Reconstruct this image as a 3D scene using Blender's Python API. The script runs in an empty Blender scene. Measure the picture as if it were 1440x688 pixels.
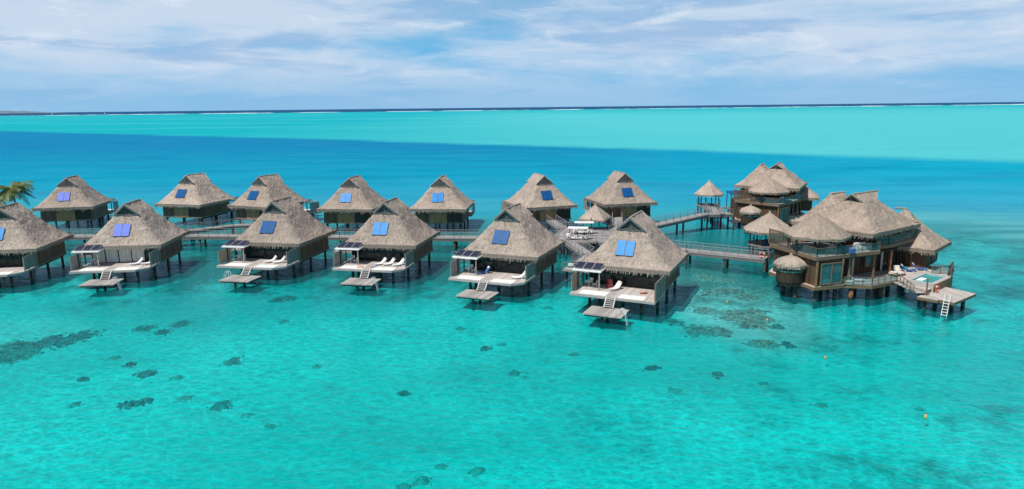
import bpy, math, random
from mathutils import Vector, noise, Matrix
random.seed(7)
sc = bpy.context.scene
col = sc.collection
R = math.radians
sin, cos, pi = math.sin, math.cos, math.pi

# ------------------------------------------------------------------ materials
MATS = {}
def newmat(name):
    m = bpy.data.materials.new(name); m.use_nodes = True
    nt = m.node_tree; nt.nodes.clear()
    return m, nt
def N(nt, typ, **kw):
    n = nt.nodes.new(typ)
    for k, v in kw.items():
        if k.startswith('i_'):
            key = k[2:].replace('_', ' ')
            n.inputs[key].default_value = v
        else: setattr(n, k, v)
    return n
def L(nt, a, b): nt.links.new(a, b)
def ramp(nt, fac, stops, interp='LINEAR'):
    r = nt.nodes.new('ShaderNodeValToRGB'); r.color_ramp.interpolation = interp
    els = r.color_ramp.elements
    while len(els) < len(stops): els.new(0.5)
    for e, (p, c) in zip(els, stops):
        e.position = p; e.color = (c[0], c[1], c[2], 1)
    L(nt, fac, r.inputs['Fac'])
    return r.outputs['Color']
def mth(nt, op, a, b=None, c=None, clamp=False):
    n = nt.nodes.new('ShaderNodeMath'); n.operation = op; n.use_clamp = clamp
    for i, v in enumerate((a, b, c)):
        if v is None: continue
        if isinstance(v, (int, float)): n.inputs[i].default_value = v
        else: L(nt, v, n.inputs[i])
    return n.outputs[0]
def mrange(nt, v, a, b, c=0.0, d=1.0, smooth=True):
    n = nt.nodes.new('ShaderNodeMapRange')
    n.interpolation_type = 'SMOOTHSTEP' if smooth else 'LINEAR'
    L(nt, v, n.inputs['Value'])
    n.inputs['From Min'].default_value = a; n.inputs['From Max'].default_value = b
    n.inputs['To Min'].default_value = c; n.inputs['To Max'].default_value = d
    return n.outputs[0]
def mixc(nt, f, a, b, mode='MIX'):
    n = nt.nodes.new('ShaderNodeMix'); n.data_type = 'RGBA'; n.blend_type = mode
    if isinstance(f, (int, float)): n.inputs[0].default_value = f
    else: L(nt, f, n.inputs[0])
    for i, v in ((6, a), (7, b)):
        if isinstance(v, (tuple, list)): n.inputs[i].default_value = (v[0], v[1], v[2], 1)
        else: L(nt, v, n.inputs[i])
    return n.outputs[2]
def nz(nt, vec, scale, detail=3, rough=0.5, dist=0.0):
    n = nt.nodes.new('ShaderNodeTexNoise')
    n.inputs['Scale'].default_value = scale; n.inputs['Detail'].default_value = detail
    n.inputs['Roughness'].default_value = rough; n.inputs['Distortion'].default_value = dist
    if vec is not None: L(nt, vec, n.inputs['Vector'])
    return n.outputs['Fac']
def vmap(nt, src, scale=(1,1,1), rot=(0,0,0), loc=(0,0,0)):
    n = nt.nodes.new('ShaderNodeMapping')
    n.inputs['Scale'].default_value = scale; n.inputs['Rotation'].default_value = rot
    n.inputs['Location'].default_value = loc
    L(nt, src, n.inputs['Vector']); return n.outputs[0]

def simple(name, colr, rough=0.6, var=0.25, scale=(3,3,3), metal=0.0, bump=0.0, spec=0.4, tc='Object', nscale=1.0):
    """varied colour from stretched noise"""
    m, nt = newmat(name)
    out = N(nt, 'ShaderNodeOutputMaterial'); p = N(nt, 'ShaderNodeBsdfPrincipled')
    t = N(nt, 'ShaderNodeTexCoord')
    v = vmap(nt, t.outputs[tc], scale)
    oi = N(nt, 'ShaderNodeObjectInfo')
    n1 = nz(nt, v, nscale, 5, 0.6)
    lo = tuple(c*(1-var) for c in colr); hi = tuple(min(1, c*(1+var)) for c in colr)
    c = ramp(nt, n1, [(0.28, lo), (0.72, hi)])
    rnd = mth(nt, 'MULTIPLY_ADD', oi.outputs['Random'], 0.2, 0.9)
    cc = N(nt, 'ShaderNodeVectorMath', operation='SCALE'); L(nt, c, cc.inputs[0]); L(nt, rnd, cc.inputs['Scale'])
    L(nt, cc.outputs[0], p.inputs['Base Color'])
    p.inputs['Roughness'].default_value = rough; p.inputs['Metallic'].default_value = metal
    p.inputs['Specular IOR Level'].default_value = spec
    if bump:
        b = N(nt, 'ShaderNodeBump'); b.inputs['Strength'].default_value = bump; b.inputs['Distance'].default_value = 0.03
        L(nt, n1, b.inputs['Height']); L(nt, b.outputs[0], p.inputs['Normal'])
    L(nt, p.outputs[0], out.inputs[0]); MATS[name] = m
    return m

def planks(name, colr, width=0.14, axis='X', rough=0.75, contrast=0.35, gap=0.6):
    """boards running across: stripes along an object axis, each board its own tone, dark joints"""
    m, nt = newmat(name)
    out = N(nt, 'ShaderNodeOutputMaterial'); p = N(nt, 'ShaderNodeBsdfPrincipled')
    t = N(nt, 'ShaderNodeTexCoord'); s = N(nt, 'ShaderNodeSeparateXYZ')
    L(nt, t.outputs['Object'], s.inputs[0])
    if axis == 'XY': a = mth(nt, 'ADD', s.outputs['X'], s.outputs['Y'])
    else: a = s.outputs[axis]
    q = mth(nt, 'DIVIDE', a, width)
    fl = mth(nt, 'FLOOR', q); fr = mth(nt, 'FRACT', q)
    wn = N(nt, 'ShaderNodeTexWhiteNoise', noise_dimensions='1D'); L(nt, fl, wn.inputs['W'])
    sc_ = {'X': (12, .8, 12), 'Y': (.8, 12, 12), 'Z': (.8, .8, 12), 'XY': (9, 9, 1)}[axis]
    n1 = nz(nt, vmap(nt, t.outputs['Object'], sc_), 1.5, 5, 0.65)
    n2 = nz(nt, t.outputs['Object'], 0.5, 3, 0.6)
    k = mth(nt, 'MULTIPLY_ADD', wn.outputs['Value'], contrast, 1 - contrast*.6)
    k2 = mth(nt, 'MULTIPLY_ADD', n1, 0.5, 0.75)
    k3 = mth(nt, 'MULTIPLY_ADD', n2, 0.6, 0.7)
    kk = mth(nt, 'MULTIPLY', mth(nt, 'MULTIPLY', k, k2), k3)
    e = mth(nt, 'LESS_THAN', fr, 0.1)
    kk = mth(nt, 'MULTIPLY', kk, mth(nt, 'MULTIPLY_ADD', e, -gap, 1.0))
    cc = N(nt, 'ShaderNodeVectorMath', operation='SCALE'); cc.inputs[0].default_value = colr
    L(nt, kk, cc.inputs['Scale']); L(nt, cc.outputs[0], p.inputs['Base Color'])
    p.inputs['Roughness'].default_value = rough; p.inputs['Specular IOR Level'].default_value = .3
    L(nt, p.outputs[0], out.inputs[0]); MATS[name] = m
    return m

def thatch_mat(name, base, tip):
    m, nt = newmat(name)
    out = N(nt, 'ShaderNodeOutputMaterial'); p = N(nt, 'ShaderNodeBsdfPrincipled')
    uv = N(nt, 'ShaderNodeUVMap'); uv.uv_map = 'UVMap'
    t = N(nt, 'ShaderNodeTexCoord'); oi = N(nt, 'ShaderNodeObjectInfo')
    # u runs along the eave, v down the slope, both in metres
    s1 = nz(nt, vmap(nt, uv.outputs[0], (11, 1.2, 1)), 1.0, 4, 0.7, 0.3)      # straw streaks
    s2 = nz(nt, vmap(nt, uv.outputs[0], (20, 3.0, 1)), 1.0, 2, 0.6)
    courses = nz(nt, vmap(nt, uv.outputs[0], (1.3, 5.0, 1)), 1.0, 3, 0.6, 0.6)
    big = nz(nt, vmap(nt, t.outputs['Object'], (.45, .45, .45)), 1.0, 3, 0.6)
    streak = nz(nt, vmap(nt, uv.outputs[0], (1.6, .22, 1), (0,0,0), (4.3,1.7,0)), 1.0, 4, 0.65)
    c = mixc(nt, mrange(nt, s1, .32, .66), tuple(b*.60 for b in base), tip)
    c = mixc(nt, mrange(nt, courses, .35, .7, 0, .5), c, tuple(b*.62 for b in base))
    c = mixc(nt, mrange(nt, streak, .55, .75, 0, .55), c, (base[0]*.62, base[1]*.62, base[2]*.66))
    c = mixc(nt, mrange(nt, big, .42, .7, 0, .5), c, (tip[0]*1.04, tip[1]*1.0, tip[2]*.95))
    rnd = mth(nt, 'MULTIPLY_ADD', oi.outputs['Random'], 0.24, 0.88)
    k = mth(nt, 'MULTIPLY', rnd, mth(nt, 'MULTIPLY_ADD', s2, 0.7, 0.65))
    cc = N(nt, 'ShaderNodeVectorMath', operation='SCALE'); L(nt, c, cc.inputs[0]); L(nt, k, cc.inputs['Scale'])
    L(nt, cc.outputs[0], p.inputs['Base Color'])
    h = mth(nt, 'ADD', mth(nt, 'MULTIPLY', s1, 1.0), mth(nt, 'ADD', mth(nt, 'MULTIPLY', s2, .45), mth(nt, 'MULTIPLY', courses, 1.2)))
    b = N(nt, 'ShaderNodeBump'); b.inputs['Strength'].default_value = 0.85; b.inputs['Distance'].default_value = 0.10
    L(nt, h, b.inputs['Height']); L(nt, b.outputs[0], p.inputs['Normal'])
    p.inputs['Roughness'].default_value = 0.95; p.inputs['Specular IOR Level'].default_value = .1
    L(nt, p.outputs[0], out.inputs[0]); MATS[name] = m
    return m

thatch_mat('thatch', (.41, .33, .275), (.56, .46, .39))
thatch_mat('thatch_villa', (.40, .315, .255), (.55, .445, .365))
thatch_mat('thatch_small', (.43, .35, .29), (.59, .49, .41))
planks('deck', (.50, .44, .40), .30, 'X', contrast=.3)
planks('deck_y', (.44, .385, .34), .15, 'Y')
planks('deck_grey', (.40, .36, .335), .34, 'X', contrast=.45)
planks('walk_planks', (.34, .31, .30), .16, 'X')
planks('wall_boards', (.20, .125, .085), .26, 'XY', contrast=.6)
planks('door_boards', (.50, .27, .14), .2, 'XY', contrast=.4)
planks('villa_boards', (.115, .066, .038), .25, 'XY', contrast=.6)
planks('hut_boards', (.055, .038, .027), .25, 'XY', contrast=.5)
planks('villa_gold', (.27, .165, .08), .16, 'Z', contrast=.4)
planks('screen_boards', (.33, .28, .22), .12, 'XY', contrast=.4)
planks('screen_grey', (.30, .30, .29), .10, 'XY', contrast=.4)
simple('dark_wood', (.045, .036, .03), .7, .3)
simple('post', (.050, .042, .038), .8, .4, (1,1,2))
def post_mat():
    m, nt = newmat('post'); out = N(nt,'ShaderNodeOutputMaterial'); p = N(nt,'ShaderNodeBsdfPrincipled'); t = N(nt,'ShaderNodeTexCoord')
    s_ = N(nt,'ShaderNodeSeparateXYZ'); L(nt,t.outputs['Object'],s_.inputs[0]); n1 = nz(nt, vmap(nt,t.outputs['Object'],(3,3,5)), 1, 5, .65)
    c = ramp(nt,n1,[(.3,(.025,.02,.018)),(.7,(.085,.07,.06))])
    zz = mth(nt,'ADD',s_.outputs['Z'],mth(nt,'MULTIPLY',mth(nt,'SUBTRACT',n1,.5),.5))
    c = mixc(nt, mth(nt,'MULTIPLY',mrange(nt,zz,.45,.25),.8), c, (.13,.11,.085)); c = mixc(nt, mrange(nt,zz,.16,.05), c, (.02,.035,.022))
    L(nt,c,p.inputs['Base Color']); p.inputs['Roughness'].default_value = .8; L(nt,p.outputs[0],out.inputs[0]); MATS['post'] = m
post_mat()
simple('post_rust', (.20, .085, .045), .8, .5, (3,3,2))
simple('beam', (.20, .165, .135), .8, .3, (4,4,4))
simple('fascia', (.40, .385, .37), .7, .15, (2,2,2))
simple('rail_wood', (.34, .295, .25), .7, .25, (4,4,4))
simple('villa_rail', (.20, .13, .08), .7, .25, (4,4,4))
simple('rail_grey', (.27, .26, .26), .6, .2, (4,4,4))
simple('bridge_side', (.17, .16, .155), .8, .25, (1,1,3))
simple('white_paint', (.80, .79, .77), .45, .06)
simple('white_fabric', (.82, .81, .79), .85, .06, (2,2,2))
simple('cream_fabric', (.66, .62, .55), .85, .1, (2,2,2))
simple('blue_fabric', (.05, .13, .36), .8, .2, (3,3,3))
simple('red_paint', (.55, .045, .035), .5, .15)
simple('maroon', (.16, .025, .03), .8, .2)
simple('red_towel', (.36, .10, .07), .9, .3)
simple('orange_paint', (.72, .13, .05), .5, .12)
simple('dark_metal', (.035, .035, .04), .45, .2)
simple('gable_dark', (.06, .065, .07), .7, .3, (2,2,9), bump=.3)
simple('gable_board', (.125, .14, .14), .65, .25, (3,3,3))
simple('black_rubber', (.02, .02, .02), .8, .1)
simple('towel', (.15, .25, .45), .9, .3)
simple('buoy_yellow', (.55, .40, .14), .5, .1)
simple('sail', (.85, .85, .83), .7, .03)
simple('bark', (.16, .13, .10), .9, .4, (4,4,14), bump=.5)
simple('island_hazed', (.14, .20, .24), .95, .25, (.0006,.0006,.0006))  # distance haze painted in: the base colour is shifted to blue-grey
simple('interior', (.06, .045, .036), .8, .4, (1,1,1))
simple('curtain', (.55, .53, .50), .9, .25, (6,6,.3))

def glassy(name, colr, rough=.08, alpha=1.0, tint=(1,1,1)):
    m, nt = newmat(name)
    out = N(nt, 'ShaderNodeOutputMaterial'); p = N(nt, 'ShaderNodeBsdfPrincipled')
    t = N(nt, 'ShaderNodeTexCoord')
    n1 = nz(nt, vmap(nt, t.outputs['Object'], (.8,.8,.8)), 1, 2)
    c = mixc(nt, n1, tuple(x*.75 for x in colr), tuple(min(1,x*1.25) for x in colr))
    L(nt, c, p.inputs['Base Color']); p.inputs['Roughness'].default_value = rough
    if alpha < 1:
        tr = N(nt, 'ShaderNodeBsdfTransparent'); tr.inputs[0].default_value = (*tint, 1)
        mx = N(nt, 'ShaderNodeMixShader'); mx.inputs[0].default_value = alpha
        L(nt, tr.outputs[0], mx.inputs[1]); L(nt, p.outputs[0], mx.inputs[2]); L(nt, mx.outputs[0], out.inputs[0])
    else: L(nt, p.outputs[0], out.inputs[0])
    MATS[name] = m
glassy('window_glass', (.035, .05, .055), .05, .38, (.7,.75,.75))
glassy('villa_glass', (.05, .21, .23), .05, .6, (.4,.75,.78))
glassy('rail_glass', (.10, .20, .21), .06, .42, (.6,.82,.84))
glassy('net_white', (.80, .80, .76), .8, .93, (1,1,1))
glassy('mesh_screen', (.10,.075,.05), .8, .72, (1,1,1))
glassy('small_window', (.10, .22, .20), .1)

def panelmat(name, colr, cell=(.016,.02,.05), grid=False, rough=.38):
    m, nt = newmat(name)
    out = N(nt, 'ShaderNodeOutputMaterial'); p = N(nt, 'ShaderNodeBsdfPrincipled')
    t = N(nt, 'ShaderNodeTexCoord')
    c = None
    if grid:
        br = N(nt, 'ShaderNodeTexBrick'); br.offset = 0
        br.inputs['Color1'].default_value = (*colr, 1); br.inputs['Color2'].default_value = (*[x*1.15 for x in colr], 1)
        br.inputs['Mortar'].default_value = (.12,.13,.16, 1); br.inputs['Scale'].default_value = 1
        br.inputs['Brick Width'].default_value = .2; br.inputs['Row Height'].default_value = .2
        br.inputs['Mortar Size'].default_value = .008
        L(nt, t.outputs['Object'], br.inputs['Vector']); c = br.outputs['Color']
    else:
        n1 = nz(nt, vmap(nt, t.outputs['Object'], (1.2,.7,.7)), 1, 2)
        c = mixc(nt, n1, tuple(x*.7 for x in colr), tuple(min(1,x*1.3) for x in colr))
    L(nt, c, p.inputs['Base Color']); p.inputs['Roughness'].default_value = rough; p.inputs['Specular IOR Level'].default_value = .10
    L(nt, p.outputs[0], out.inputs[0]); MATS[name] = m
panelmat('collector_blue', (.003, .22, .58))
panelmat('collector_deep', (.008, .09, .27))
panelmat('collector_violet', (.07, .14, .62))
panelmat('pv_cells', (.012, .016, .040), grid=True)

# ------------------------------------------------------------------ mesh helpers
class MB:
    def __init__(s): s.v = []; s.f = []; s.m = []; s.uv = []; s.mats = []
    def mi(s, name):
        if name not in s.mats: s.mats.append(name)
        return s.mats.index(name)
    def poly(s, pts, mat, uv=None):
        n = len(s.v); s.v += [tuple(p) for p in pts]
        s.f.append(tuple(range(n, n+len(pts)))); s.m.append(s.mi(mat)); s.uv.append(uv)
    def box(s, c, size, mat, rz=0.0, M=None):
        hx, hy, hz = size[0]/2, size[1]/2, size[2]/2
        P = []
        for dz in (-hz, hz):
            for dx, dy in ((-hx,-hy),(hx,-hy),(hx,hy),(-hx,hy)):
                if M is not None: q = M @ Vector((dx,dy,dz)); P.append((c[0]+q.x, c[1]+q.y, c[2]+q.z))
                else: P.append((c[0]+dx*cos(rz)-dy*sin(rz), c[1]+dx*sin(rz)+dy*cos(rz), c[2]+dz))
        n = len(s.v); s.v += P; k = s.mi(mat)
        for f in ((0,3,2,1),(4,5,6,7),(0,1,5,4),(1,2,6,5),(2,3,7,6),(3,0,4,7)):
            s.f.append(tuple(n+i for i in f)); s.m.append(k); s.uv.append(None)
        return s
    def bb(s, x0,x1,y0,y1,z0,z1, mat): return s.box(((x0+x1)/2,(y0+y1)/2,(z0+z1)/2),(abs(x1-x0),abs(y1-y0),abs(z1-z0)),mat)
    def bar(s, a, b, w, mat, h=None):
        """square bar from a to b"""
        a = Vector(a); b = Vector(b); d = b-a; l = d.length
        if l < 1e-6: return s
        z = d.normalized(); up = Vector((0,0,1)) if abs(z.z) < .95 else Vector((1,0,0))
        x = up.cross(z).normalized(); y = z.cross(x)
        M = Matrix((x, y, z)).transposed()
        s.box((a+b)/2, (w, h or w, l), mat, M=M); return s
    def tube(s, pts, r, mat, n=8, cap=True, radii=None):
        pts = [Vector(p) for p in pts]; base = len(s.v); k = s.mi(mat)
        for i, p in enumerate(pts):
            d = (pts[min(i+1,len(pts)-1)] - pts[max(i-1,0)]).normalized()
            up = Vector((0,0,1)) if abs(d.z) < .9 else Vector((1,0,0))
            x = up.cross(d).normalized(); y = d.cross(x)
            rr = radii[i] if radii else r
            for j in range(n):
                a = 2*pi*j/n; q = p + x*rr*cos(a) + y*rr*sin(a); s.v.append(tuple(q))
        for i in range(len(pts)-1):
            for j in range(n):
                s.f.append((base+i*n+j, base+i*n+(j+1)%n, base+(i+1)*n+(j+1)%n, base+(i+1)*n+j)); s.m.append(k); s.uv.append(None)
        if cap:
            s.f.append(tuple(base+j for j in reversed(range(n)))); s.m.append(k); s.uv.append(None)
            o = base+(len(pts)-1)*n
            s.f.append(tuple(o+j for j in range(n))); s.m.append(k); s.uv.append(None)
        return s
    def prism(s, poly, z0, z1, mat, top=None):
        n = len(poly); k = s.mi(mat); b = len(s.v)
        s.v += [(p[0],p[1],z0) for p in poly] + [(p[0],p[1],z1) for p in poly]
        s.f.append(tuple(b+i for i in reversed(range(n)))); s.m.append(k); s.uv.append(None)
        s.f.append(tuple(b+n+i for i in range(n))); s.m.append(s.mi(top or mat)); s.uv.append(None)
        for i in range(n):
            j = (i+1)%n; s.f.append((b+i,b+j,b+n+j,b+n+i)); s.m.append(k); s.uv.append(None)
        return s
    def lathe(s, prof, mat, n=20, c=(0,0), jit=0):
        b = len(s.v); k = s.mi(mat)
        for (r, z) in prof:
            for j in range(n):
                a = 2*pi*j/n; s.v.append((c[0]+r*cos(a), c[1]+r*sin(a), z))
        for i in range(len(prof)-1):
            for j in range(n):
                s.f.append((b+i*n+j, b+i*n+(j+1)%n, b+(i+1)*n+(j+1)%n, b+(i+1)*n+j)); s.m.append(k); s.uv.append(None)
        return s
    def build(s, name, parent=None, smooth=False, loc=None, rz=0.0):
        me = bpy.data.meshes.new(name); me.from_pydata(s.v, [], s.f)
        for m in s.mats: me.materials.append(MATS[m])
        for i, p in enumerate(me.polygons):
            p.material_index = s.m[i]; p.use_smooth = smooth
        if any(u is not None for u in s.uv):
            ul = me.uv_layers.new(name='UVMap'); k = 0
            for i, p in enumerate(me.polygons):
                u = s.uv[i]
                for j in range(p.loop_total):
                    ul.data[p.loop_start+j].uv = u[j] if u else (0,0)
        me.update()
        o = bpy.data.objects.new(name, me); col.objects.link(o)
        if parent: o.parent = parent
        if loc: o.location = loc
        o.rotation_euler.z = rz
        return o
def tag(o, label=None, cat=None, group=None, kind=None):
    if label: o['label'] = label
    if cat: o['category'] = cat
    if group: o['group'] = group
    if kind: o['kind'] = kind
    return o
def empty(name, loc, rz=0.0, label=None, cat=None, group=None):
    o = bpy.data.objects.new(name, None); col.objects.link(o)
    o.location = loc; o.rotation_euler.z = rz; o.empty_display_size = .3
    return tag(o, label, cat, group)
def kids(o): return [c for c in bpy.data.objects if c.parent == o]
def copy_tree(o, parent=None):
    c = o.copy(); col.objects.link(c); c.parent = parent
    for ch in kids(o): copy_tree(ch, c)
    return c

def fringe(mb, pts, out_n, mat, dens=14, lmin=.18, lmax=.5, uoff=0.0):
    """straw ends hanging off an eave polyline: thin tapered blades in two layers"""
    for i in range(len(pts)-1):
        a, b = Vector(pts[i]), Vector(pts[i+1]); d = b-a; l = d.length
        if l < 1e-4: continue
        t = d/l; o = out_n(i) if callable(out_n) else Vector(out_n)
        for k in range(max(1, int(l*dens))):
            s = random.random()*l; w = random.uniform(.05,.10); h = lmin+(lmax-lmin)*random.random()**1.8
            if random.random() < .03: h *= 1.3
            p = a + t*s - o*random.uniform(.0,.28) + Vector((0,0,random.uniform(-.02,.08)))
            q = p + o*random.uniform(-.03,.14) + t*random.uniform(-.07,.07) - Vector((0,0,h))
            u = uoff+s
            mb.poly([p-t*w/2, p+t*w/2, q+t*w*.22, q-t*w*.22], mat, [(u,0),(u+w,0),(u+w,h),(u,h)])

def wob(p, amp=.06, f=.9):
    q = Vector(p)*f
    return amp*(noise.noise(q)+.6*noise.noise(q*2.7)+.45*noise.noise(q*7))

def hip_roof(mb, W, D, ze, zr, a, b, g, c, zg, mat, front_gablet=True, rear_gablet=False, cr=0, dens=14):
    """thatched hip roof, ridge along y from -a to b, gablets where the ridge overhangs. All slopes as dense displaced grids."""
    NZ = 26; NH = 34
    def prof(z):                                   # half extents at height z with a slight eave flare
        t = (z-ze)/(zg-ze)
        if t <= 1:
            tt = t**0.86
            hx = W/2 + (g-W/2)*tt; yf = -(D/2 + (c-D/2)*tt); yr = (D/2 + ((c if rear_gablet else c)-D/2)*tt)
        else:
            s = (z-zg)/(zr-zg)
            hx = g*(1-s); yf = -(c+(a-c)*min(1, s*1.0)); yr = c+(b-c)*s
        return hx, yf, yr
    zs = [ze+(zr-ze)*i/NZ for i in range(NZ+1)]
    zs = sorted(set(zs+[zg]))
    def disp(p, n):
        k = wob(p, .11); return (p[0]+n[0]*k, p[1]+n[1]*k, p[2]+n[2]*k)
    for sx in (-1, 1):
        rows = []
        for z in zs:
            hx, yf, yr = prof(z); row = []
            for j in range(NH+1):
                y = yf+(yr-yf)*j/NH
                # hips sink a little at the very corner so they read rounded
                e = min(j, NH-j)/NH; rd = .34*max(0, 1-e/.085)**1.6 if z < zg else 0
                p = disp((sx*(hx-rd), y, z-rd*.3), (sx*.7, 0, .7)); row.append((p, (y, (zr-z)*1.35)))
            rows.append(row)
        for i in range(len(rows)-1):
            for j in range(NH):
                q = [rows[i][j], rows[i][j+1], rows[i+1][j+1], rows[i+1][j]]
                if sx < 0: q.reverse()
                mb.poly([x[0] for x in q], mat, [x[1] for x in q])
    for sy, en in ((-1, True), (1, True)):
        rows = []
        zz = [z for z in zs if z <= zg+1e-6] if (sy < 0 or rear_gablet) else zs
        for z in zz:
            hx, yf, yr = prof(z); row = []
            y = yf if sy < 0 else yr
            for j in range(NH+1):
                x = -hx+2*hx*j/NH
                e = min(j, NH-j)/NH; rd = .34*max(0, 1-e/.085)**1.6 if z < zg else 0
                p = disp((x, y-sy*rd, z-rd*.3), (0, sy*.7, .7)); row.append((p, (x+50, (zr-z)*1.35)))
            rows.append(row)
        for i in range(len(rows)-1):
            for j in range(NH):
                q = [rows[i][j], rows[i][j+1], rows[i+1][j+1], rows[i+1][j]]
                if sy > 0: q.reverse()
                mb.poly([x[0] for x in q], mat, [x[1] for x in q])
    # ridge roll and thatch thickness at the gablet edges
    rp = []
    for i in range(13):
        y = -a-.02+(a+b+.04)*i/12; rp.append((0, y, zr+.0+.04*noise.noise((0,y*1.3,3))))
    mb.tube(rp, .12, mat, 8)
    for sgn in ([-1] if not rear_gablet else [-1, 1]):
        yo = -a if sgn < 0 else b; yi = -c if sgn < 0 else c
        for sx in (-1, 1):
            mb.tube([(0, yo, zr-.02), (sx*g*.55, (yo*.45+yi*.55), zg+(zr-zg)*.45), (sx*(g+.12), yi-.0, zg-.03)], .13, mat, 7)
    # thick eave underside and fringe
    x, y = W/2, D/2
    cs = [(-x,-y),(x,-y),(x,y),(-x,y)]
    for i in range(4):
        p, q = cs[i], cs[(i+1)%4]
        n = Vector((0,-1,0)) if i == 0 else Vector((1,0,0)) if i == 1 else Vector((0,1,0)) if i == 2 else Vector((-1,0,0))
        k = 44; pl = [(p[0]+(q[0]-p[0])*j/k, p[1]+(q[1]-p[1])*j/k, ze+.02+.09*noise.noise((p[0]+j*.33,p[1],q[1]))+.05*noise.noise((p[0]+j*.9,p[1],q[1]+7))) for j in range(k+1)]
        fringe(mb, pl, n, mat, dens*1.3, .12, .42)
        for j in range(k):
            A, B = Vector(pl[j]), Vector(pl[j+1])
            up_ = Vector((0,0,.10)); w0 = .05*noise.noise((A.x*2,A.y*2,5)); w1 = .05*noise.noise((B.x*2,B.y*2,5))
            mb.poly([A-Vector((0,0,.52+w0))-n*.04, B-Vector((0,0,.52+w1))-n*.04, B+n*.05, A+n*.05], mat, [(j*.9,0),(j*.9+.9,0),(j*.9+.9,.45),(j*.9,.45)])
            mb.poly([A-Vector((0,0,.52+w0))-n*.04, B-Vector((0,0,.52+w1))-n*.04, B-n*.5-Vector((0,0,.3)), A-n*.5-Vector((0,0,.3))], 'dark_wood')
            mb.poly([A+n*.05, B+n*.05, B-n*.12+up_, A-n*.12+up_], mat, [(j*.9,0),(j*.9+.9,0),(j*.9+.9,.2),(j*.9,.2)])
            fringe(mb, [A-Vector((0,0,.40))+n*.02, B-Vector((0,0,.40))+n*.02], n, mat, dens*1.6, .12, .55)
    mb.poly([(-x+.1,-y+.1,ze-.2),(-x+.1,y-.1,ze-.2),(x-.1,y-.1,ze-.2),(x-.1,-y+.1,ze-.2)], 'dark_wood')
    # loose straw on the slopes so the surface is not smooth
    for k in range(1000):
        z = random.uniform(ze, zg); hx, yf, yr = prof(z); sd = random.randrange(4)
        s = random.uniform(-.97,.97)
        if sd < 2:
            sx = (-1,1)[sd]; base = Vector((sx*(hx+.03), yf*.5*(1-s)+yr*.5*(1+s), z)); n = Vector((sx,0,.9)).normalized(); t = Vector((0,1,0))
            dn = Vector((sx*.62,0,-.78))
        else:
            sy = (-1,1)[sd-2]; base = Vector((s*hx, (yf if sy<0 else yr)+sy*.03, z)); n = Vector((0,sy,.7)).normalized(); t = Vector((1,0,0))
            dn = Vector((0,sy*.55,-.83))
        w = random.uniform(.02,.05); l = random.uniform(.12,.32)
        e = base+dn*l+n*random.uniform(.01,.05)
        mb.poly([base-t*w, base+t*w, e+t*w*.3, e-t*w*.3], mat, [(s*9,z),(s*9+w,z),(s*9+w,z+l),(s*9,z+l)])

def cone_roof(mb, r, ze, za, mat, n=8, bulge=0.0, cx=0, cy=0, rot=0.0, dens=14, tuft=140):
    """small pavilion roof with n hips"""
    NZ, NS = 14, 6
    def rad(t): return r*(1-t) + bulge*r*sin(pi*t)
    rings = []
    for i in range(NZ+1):
        t = i/NZ; z = ze+(za-ze)*t; rr = max(rad(t), .05); row = []
        for k in range(n*NS):
            side, f = divmod(k, NS); f /= NS
            a0 = rot+2*pi*side/n; a1 = rot+2*pi*(side+1)/n
            x = cos(a0)*(1-f)+cos(a1)*f; y = sin(a0)*(1-f)+sin(a1)*f
            q = (x*rr, y*rr, z); d = wob((q[0]+cx, q[1]+cy, q[2]), .05)
            row.append(((cx+q[0]+x*d, cy+q[1]+y*d, z+d*.6), (k*2*pi*r/(n*NS), (1-t)*(za-ze)*1.4)))
        rings.append(row)
    m = n*NS
    for i in range(NZ):
        for k in range(m):
            q = [rings[i][k], rings[i][(k+1)%m], rings[i+1][(k+1)%m], rings[i+1][k]]
            uv = [x[1] for x in q]
            if k == m-1: uv[1] = (uv[0][0]+.3, uv[1][1]); uv[2] = (uv[3][0]+.3, uv[2][1])
            mb.poly([x[0] for x in q], mat, uv)
    mb.lathe([(.22, za-.12), (.16, za+.12), (.02, za+.2)], mat, 8, (cx, cy))
    for k in range(n):
        a0 = rot+2*pi*k/n; a1 = rot+2*pi*(k+1)/n
        A = Vector((cx+r*cos(a0), cy+r*sin(a0), ze+.03)); B = Vector((cx+r*cos(a1), cy+r*sin(a1), ze+.03))
        am = (a0+a1)/2; nn = Vector((cos(am), sin(am), 0))
        fringe(mb, [A, B], nn, mat, dens, .14, .4)
        mb.poly([A-Vector((0,0,.3))-nn*.06, B-Vector((0,0,.3))-nn*.06, B, A], mat, [(0,0),(3,0),(3,.3),(0,.3)])
        fringe(mb, [A-Vector((0,0,.22)), B-Vector((0,0,.22))], nn, mat, dens, .12, .35)
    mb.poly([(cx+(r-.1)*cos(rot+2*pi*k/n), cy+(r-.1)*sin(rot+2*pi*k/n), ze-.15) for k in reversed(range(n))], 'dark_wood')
    for _ in range(tuft):
        t = random.uniform(.02,.85); a = random.uniform(0, 2*pi); ap = cos(pi/n)/cos(((a-rot)%(2*pi/n))-pi/n)
        rr = rad(t)*ap+.02; z = ze+(za-ze)*t; o = Vector((cos(a),sin(a),0)); tt = Vector((-sin(a),cos(a),0))
        b0 = Vector((cx,cy,z))+o*rr; l = random.uniform(.15,.35); w = .05
        e = b0+o*l*.75-Vector((0,0,l*.5))
        mb.poly([b0-tt*w, b0+tt*w, e+tt*w*.3, e-tt*w*.3], mat, [(a,z),(a+w,z),(a+w,z+l),(a,z+l)])

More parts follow.
